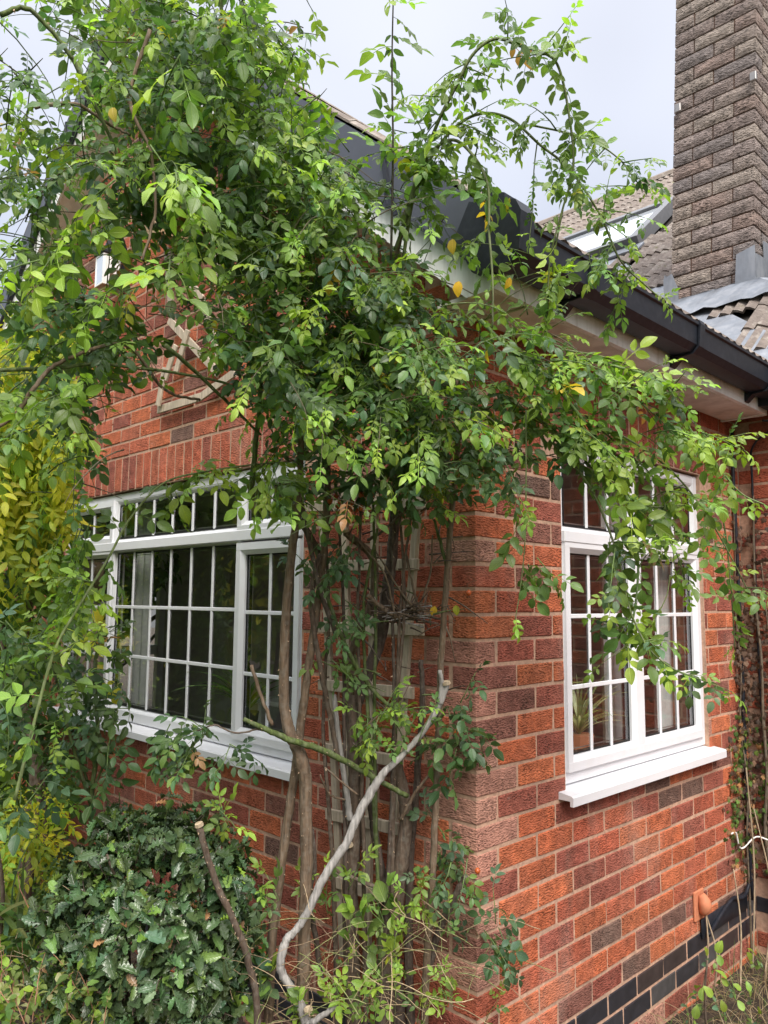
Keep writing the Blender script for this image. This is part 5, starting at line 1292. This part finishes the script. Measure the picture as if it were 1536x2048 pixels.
# ------------------------------------------------------------------ spider plants inside
def spider(nm, base, n, ln, label, seed, cols):
    random.seed(seed); t = thing(nm, base, label, 'house plant'); m = MB(); m.smooth = False; m.tube([base, (base[0], base[1], base[2]+.11)], [.045, .062], 14); m.build('pot', M['roomdark'] if seed == 2 else M['terracotta'], t)
    P = Plant(t, M['soft'], 'leaf_blade', 'leaf_blades', 300)
    for k in range(n):
        a = random.uniform(0, 6.28); e = random.uniform(.7, 1.45); p = np.array(base)+np.array((0, 0, .11)); d = np.array((math.cos(a)*math.cos(e), math.sin(a)*math.cos(e), math.sin(e)))
        P.leaf('blade', p, d, np.array((-math.cos(a)*math.sin(e), -math.sin(a)*math.sin(e), math.cos(e))), ln*random.uniform(.7, 1.15), random.choice(cols))
    P.emit()
spider('spider_plant', (-.225, .98, 1.035), 60, .72, 'striped spider plant on the inner sill of the side window near its centre', 1, [(.62, .64, .45), (.20, .28, .12), (.42, .46, .28)])
spider('spider_plant', (-.225, .70, 1.19), 40, .62, 'pale spider plant standing on the box at the left of the side window', 3, [(.66, .67, .55), (.25, .33, .16)])
spider('spider_plant', (-1.62, .25, 1.05), 30, .85, 'tufted green pot plant inside the wide window by its right mullion', 2, [(.06, .13, .03), (.10, .18, .05)])

# ------------------------------------------------------------------ ground plants
random.seed(29)
dl = thing('daylily_clump', (float(at(30, 1850, 2.9)[0]), float(at(30, 1850, 2.9)[1]), 0), 'clump of arching strap leaves at the left edge beside the holly', 'daylily'); DL = Plant(dl, M['soft'], 'leaf_blade', 'leaf_blades')
for _ in range(150):
    c = at(random.uniform(-60, 90), random.uniform(1780, 1900), random.uniform(2.5, 3.0)); a = random.uniform(-.6, .6)
    DL.leaf('blade', c+np.array((0, 0, -.1)), np.array((random.uniform(-.6, 1), random.uniform(-.9, .2), random.uniform(.1, .9))), np.array((0, -.3, 1))+rng.normal(0, .2, 3), random.uniform(.6, 1.2), random.choice([gcol('mid'), gcol('blue'), (.20, .22, .08), (.10, .16, .05)]))
DL.emit()
vb = thing('variegated_ground_shrub', (float(at(60, 2000, 2.2)[0]), float(at(60, 2000, 2.2)[1]), 0), 'low pale green variegated shrub with pink stems in the bottom left corner', 'shrub'); VB = Plant(vb, M['soft'])
for _ in range(85):
    c = at(random.uniform(-60, 230), random.uniform(1990, 2110), random.uniform(1.95, 2.4)); P_ = droopy(c, np.array((random.uniform(-.6, .6), random.uniform(-.6, .3), .7)), random.uniform(.08, .18), .5, .02)
    VB.twig.tube(P_, np.linspace(.0018, .0009, len(P_)), 4, (.28, .14, .08))
    for k in range(7):
        i = random.randrange(1, len(P_)); lat = rng.normal(0, 1, 3); VB.leaf('single', P_[i], lat+np.array((0, 0, .2)), np.array((0, -.3, 1))+rng.normal(0, .3, 3), random.uniform(.35, .65), random.choice([(.28, .32, .10), (.16, .22, .06), (.36, .36, .19), gcol('young'), gcol('mid')]))
VB.emit()
# low weeds at the foot of the rose
wd = thing('garden_weed', (float(at(720, 2000, 2.45)[0]), float(at(720, 2000, 2.45)[1]), 0), 'bright low weeds with rounded leaves around the foot of the rose trunks', 'weeds'); WD = Plant(wd, M['leaf'])
for (px, py, d_, sx_, sy_, n_, kd, tn, s_) in ((660, 1790, 2.4, 24, 30, 8, 'rose', ('young', 'mid'), .55), (720, 1880, 2.38, 28, 45, 16, 'single', ('young', 'mid'), .9), (790, 1900, 2.4, 40, 45, 12, 'rose', ('young', 'mid'), .5), (690, 2010, 2.35, 60, 25, 22, 'rose', ('mid', 'young'), .6), (880, 1990, 2.4, 40, 30, 14, 'rose', ('mid', 'young'), .6), (480, 1850, 2.3, 24, 28, 10, 'single', ('blue', 'mid'), .55),
                                             (560, 2000, 2.3, 40, 30, 14, 'single', ('mid', 'young'), .7), (540, 1960, 2.3, 30, 40, 8, 'single', ('mid', 'blue'), 1.1), (820, 1800, 2.44, 20, 40, 8, 'young', ('young',), .9), (440, 1640, 2.25, 24, 24, 6, 'rose', ('young', 'mid'), .6), (760, 1830, 2.4, 20, 30, 4, 'single', ('mid',), 1.3), (600, 1800, 2.3, 30, 20, 5, 'rose', ('blue', 'mid'), .75)):
    for _ in range(int(n_*.32)+1):
        P_ = droopy(at(px+random.gauss(0, sx_), py+random.gauss(0, sy_)+20, d_+random.uniform(-.08, .06)), np.array((random.uniform(-.5, .5), random.uniform(-.5, .2), .8)), random.uniform(.05, .14), .5, .02)
        shoot(P_, WD, kd, .022, (s_*.8, s_*1.2), tn, .0014, .0008)
WD.emit()
def strands(nm, n, box, col, label, cat, ln=(.1, .35), r=.0011, up=.6):
    m = MB(); m.smooth = True
    for _ in range(n):
        px, py, d_ = random.uniform(*box[0]), random.uniform(*box[1]), random.uniform(*box[2]); c = at(px, py, d_)
        P_ = droopy(c, np.array((random.uniform(-.8, .8), random.uniform(-.6, .4), random.uniform(-.1, 1)*up)), random.uniform(*ln), .8, .03, .3); m.tube(P_, r*random.uniform(.6, 1.4), 4, random.choice(col), cap=False)
    return link(nm, m.mesh(nm, M['bark']), kind='stuff', label=label, cat=cat)
strands('dry_stalks', 170, ((430, 940), (1830, 2090), (2.2, 2.5)), [(.40, .30, .18), (.28, .20, .12), (.22, .24, .09)], 'dry straw-coloured stalks tangled around the rose base', 'dead stalks')
strands('dry_litter', 170, ((-20, 420), (1860, 2090), (2.2, 3.2)), [(.36, .27, .17), (.22, .15, .09), (.42, .34, .24), (.30, .12, .09)], 'dry litter and pinkish stems under the holly', 'dead stalks', (.08, .25))
# litter and weeds by the side wall
gr = Plant(None, M['soft']); random.seed(33)
its = []
for _ in range(1900):
    x, y = random.uniform(.03, 1.0), random.uniform(.9, 2.2); a = random.uniform(0, 6.28); e = random.uniform(.1, 1.2)
    gr.leaf('grass', np.array((x, y, gz(x, y))), np.array((math.cos(a)*math.cos(e), math.sin(a)*math.cos(e), math.sin(e))), np.array((-math.cos(a)*math.sin(e), -math.sin(a)*math.sin(e), math.cos(e))), random.uniform(.25, .8), random.choice([(.36, .28, .17), (.25, .19, .11), (.42, .35, .24), gcol('mid'), (.15, .11, .07)]))
for _ in range(1200):
    x, y = random.uniform(-4.5, 2.0), random.uniform(-2.2, .0); a = random.uniform(0, 6.28); e = random.uniform(.05, 1.2)
    gr.leaf('grass', np.array((x, y, gz(x, y))), np.array((math.cos(a)*math.cos(e), math.sin(a)*math.cos(e), math.sin(e))), np.array((-math.cos(a)*math.sin(e), -math.sin(a)*math.sin(e), math.cos(e))), random.uniform(.3, .9), random.choice([(.30, .22, .13), gcol('mid'), gcol('dark'), gcol('mid')]))
link('grass_and_litter', soup('grass_and_litter', gr.items, M['soft']), kind='stuff', label='thin grass and dead litter covering the soil along the walls', cat='grass')
sw = thing('garden_weed', (.25, 1.35, 0), 'small glossy weed with round leaves at the foot of the side wall', 'weeds'); SW = Plant(sw, M['leaf'])
for (px, py, d_, n_) in ((1412, 1930, 3.15, 6), (1405, 1985, 3.15, 6), (1500, 1985, 3.2, 8), (1380, 2030, 3.0, 7), (1510, 1930, 3.2, 6), (1450, 2030, 3.0, 8), (1470, 1990, 3.1, 7), (1520, 2030, 3.0, 8), (1440, 1960, 3.2, 5)):
    for _ in range(max(1, n_//3)): shoot(droopy(at(px+random.gauss(0, 10), py+random.gauss(0, 12)+14, d_), np.array((random.uniform(-.4, .4), -.2, .9)), random.uniform(.04, .09), .3, .02), SW, 'single', .025, (.3, .6), ('mid', 'dark', 'blue'), .0016, .001)
m = MB(); m.smooth = True; m.tube(catmull([at(1412, 2060, 3.1), at(1410, 1980, 3.1), at(1415, 1920, 3.1)], 5), .004, 6, BROWN); m.build('stem', M['bark'], sw); SW.emit()
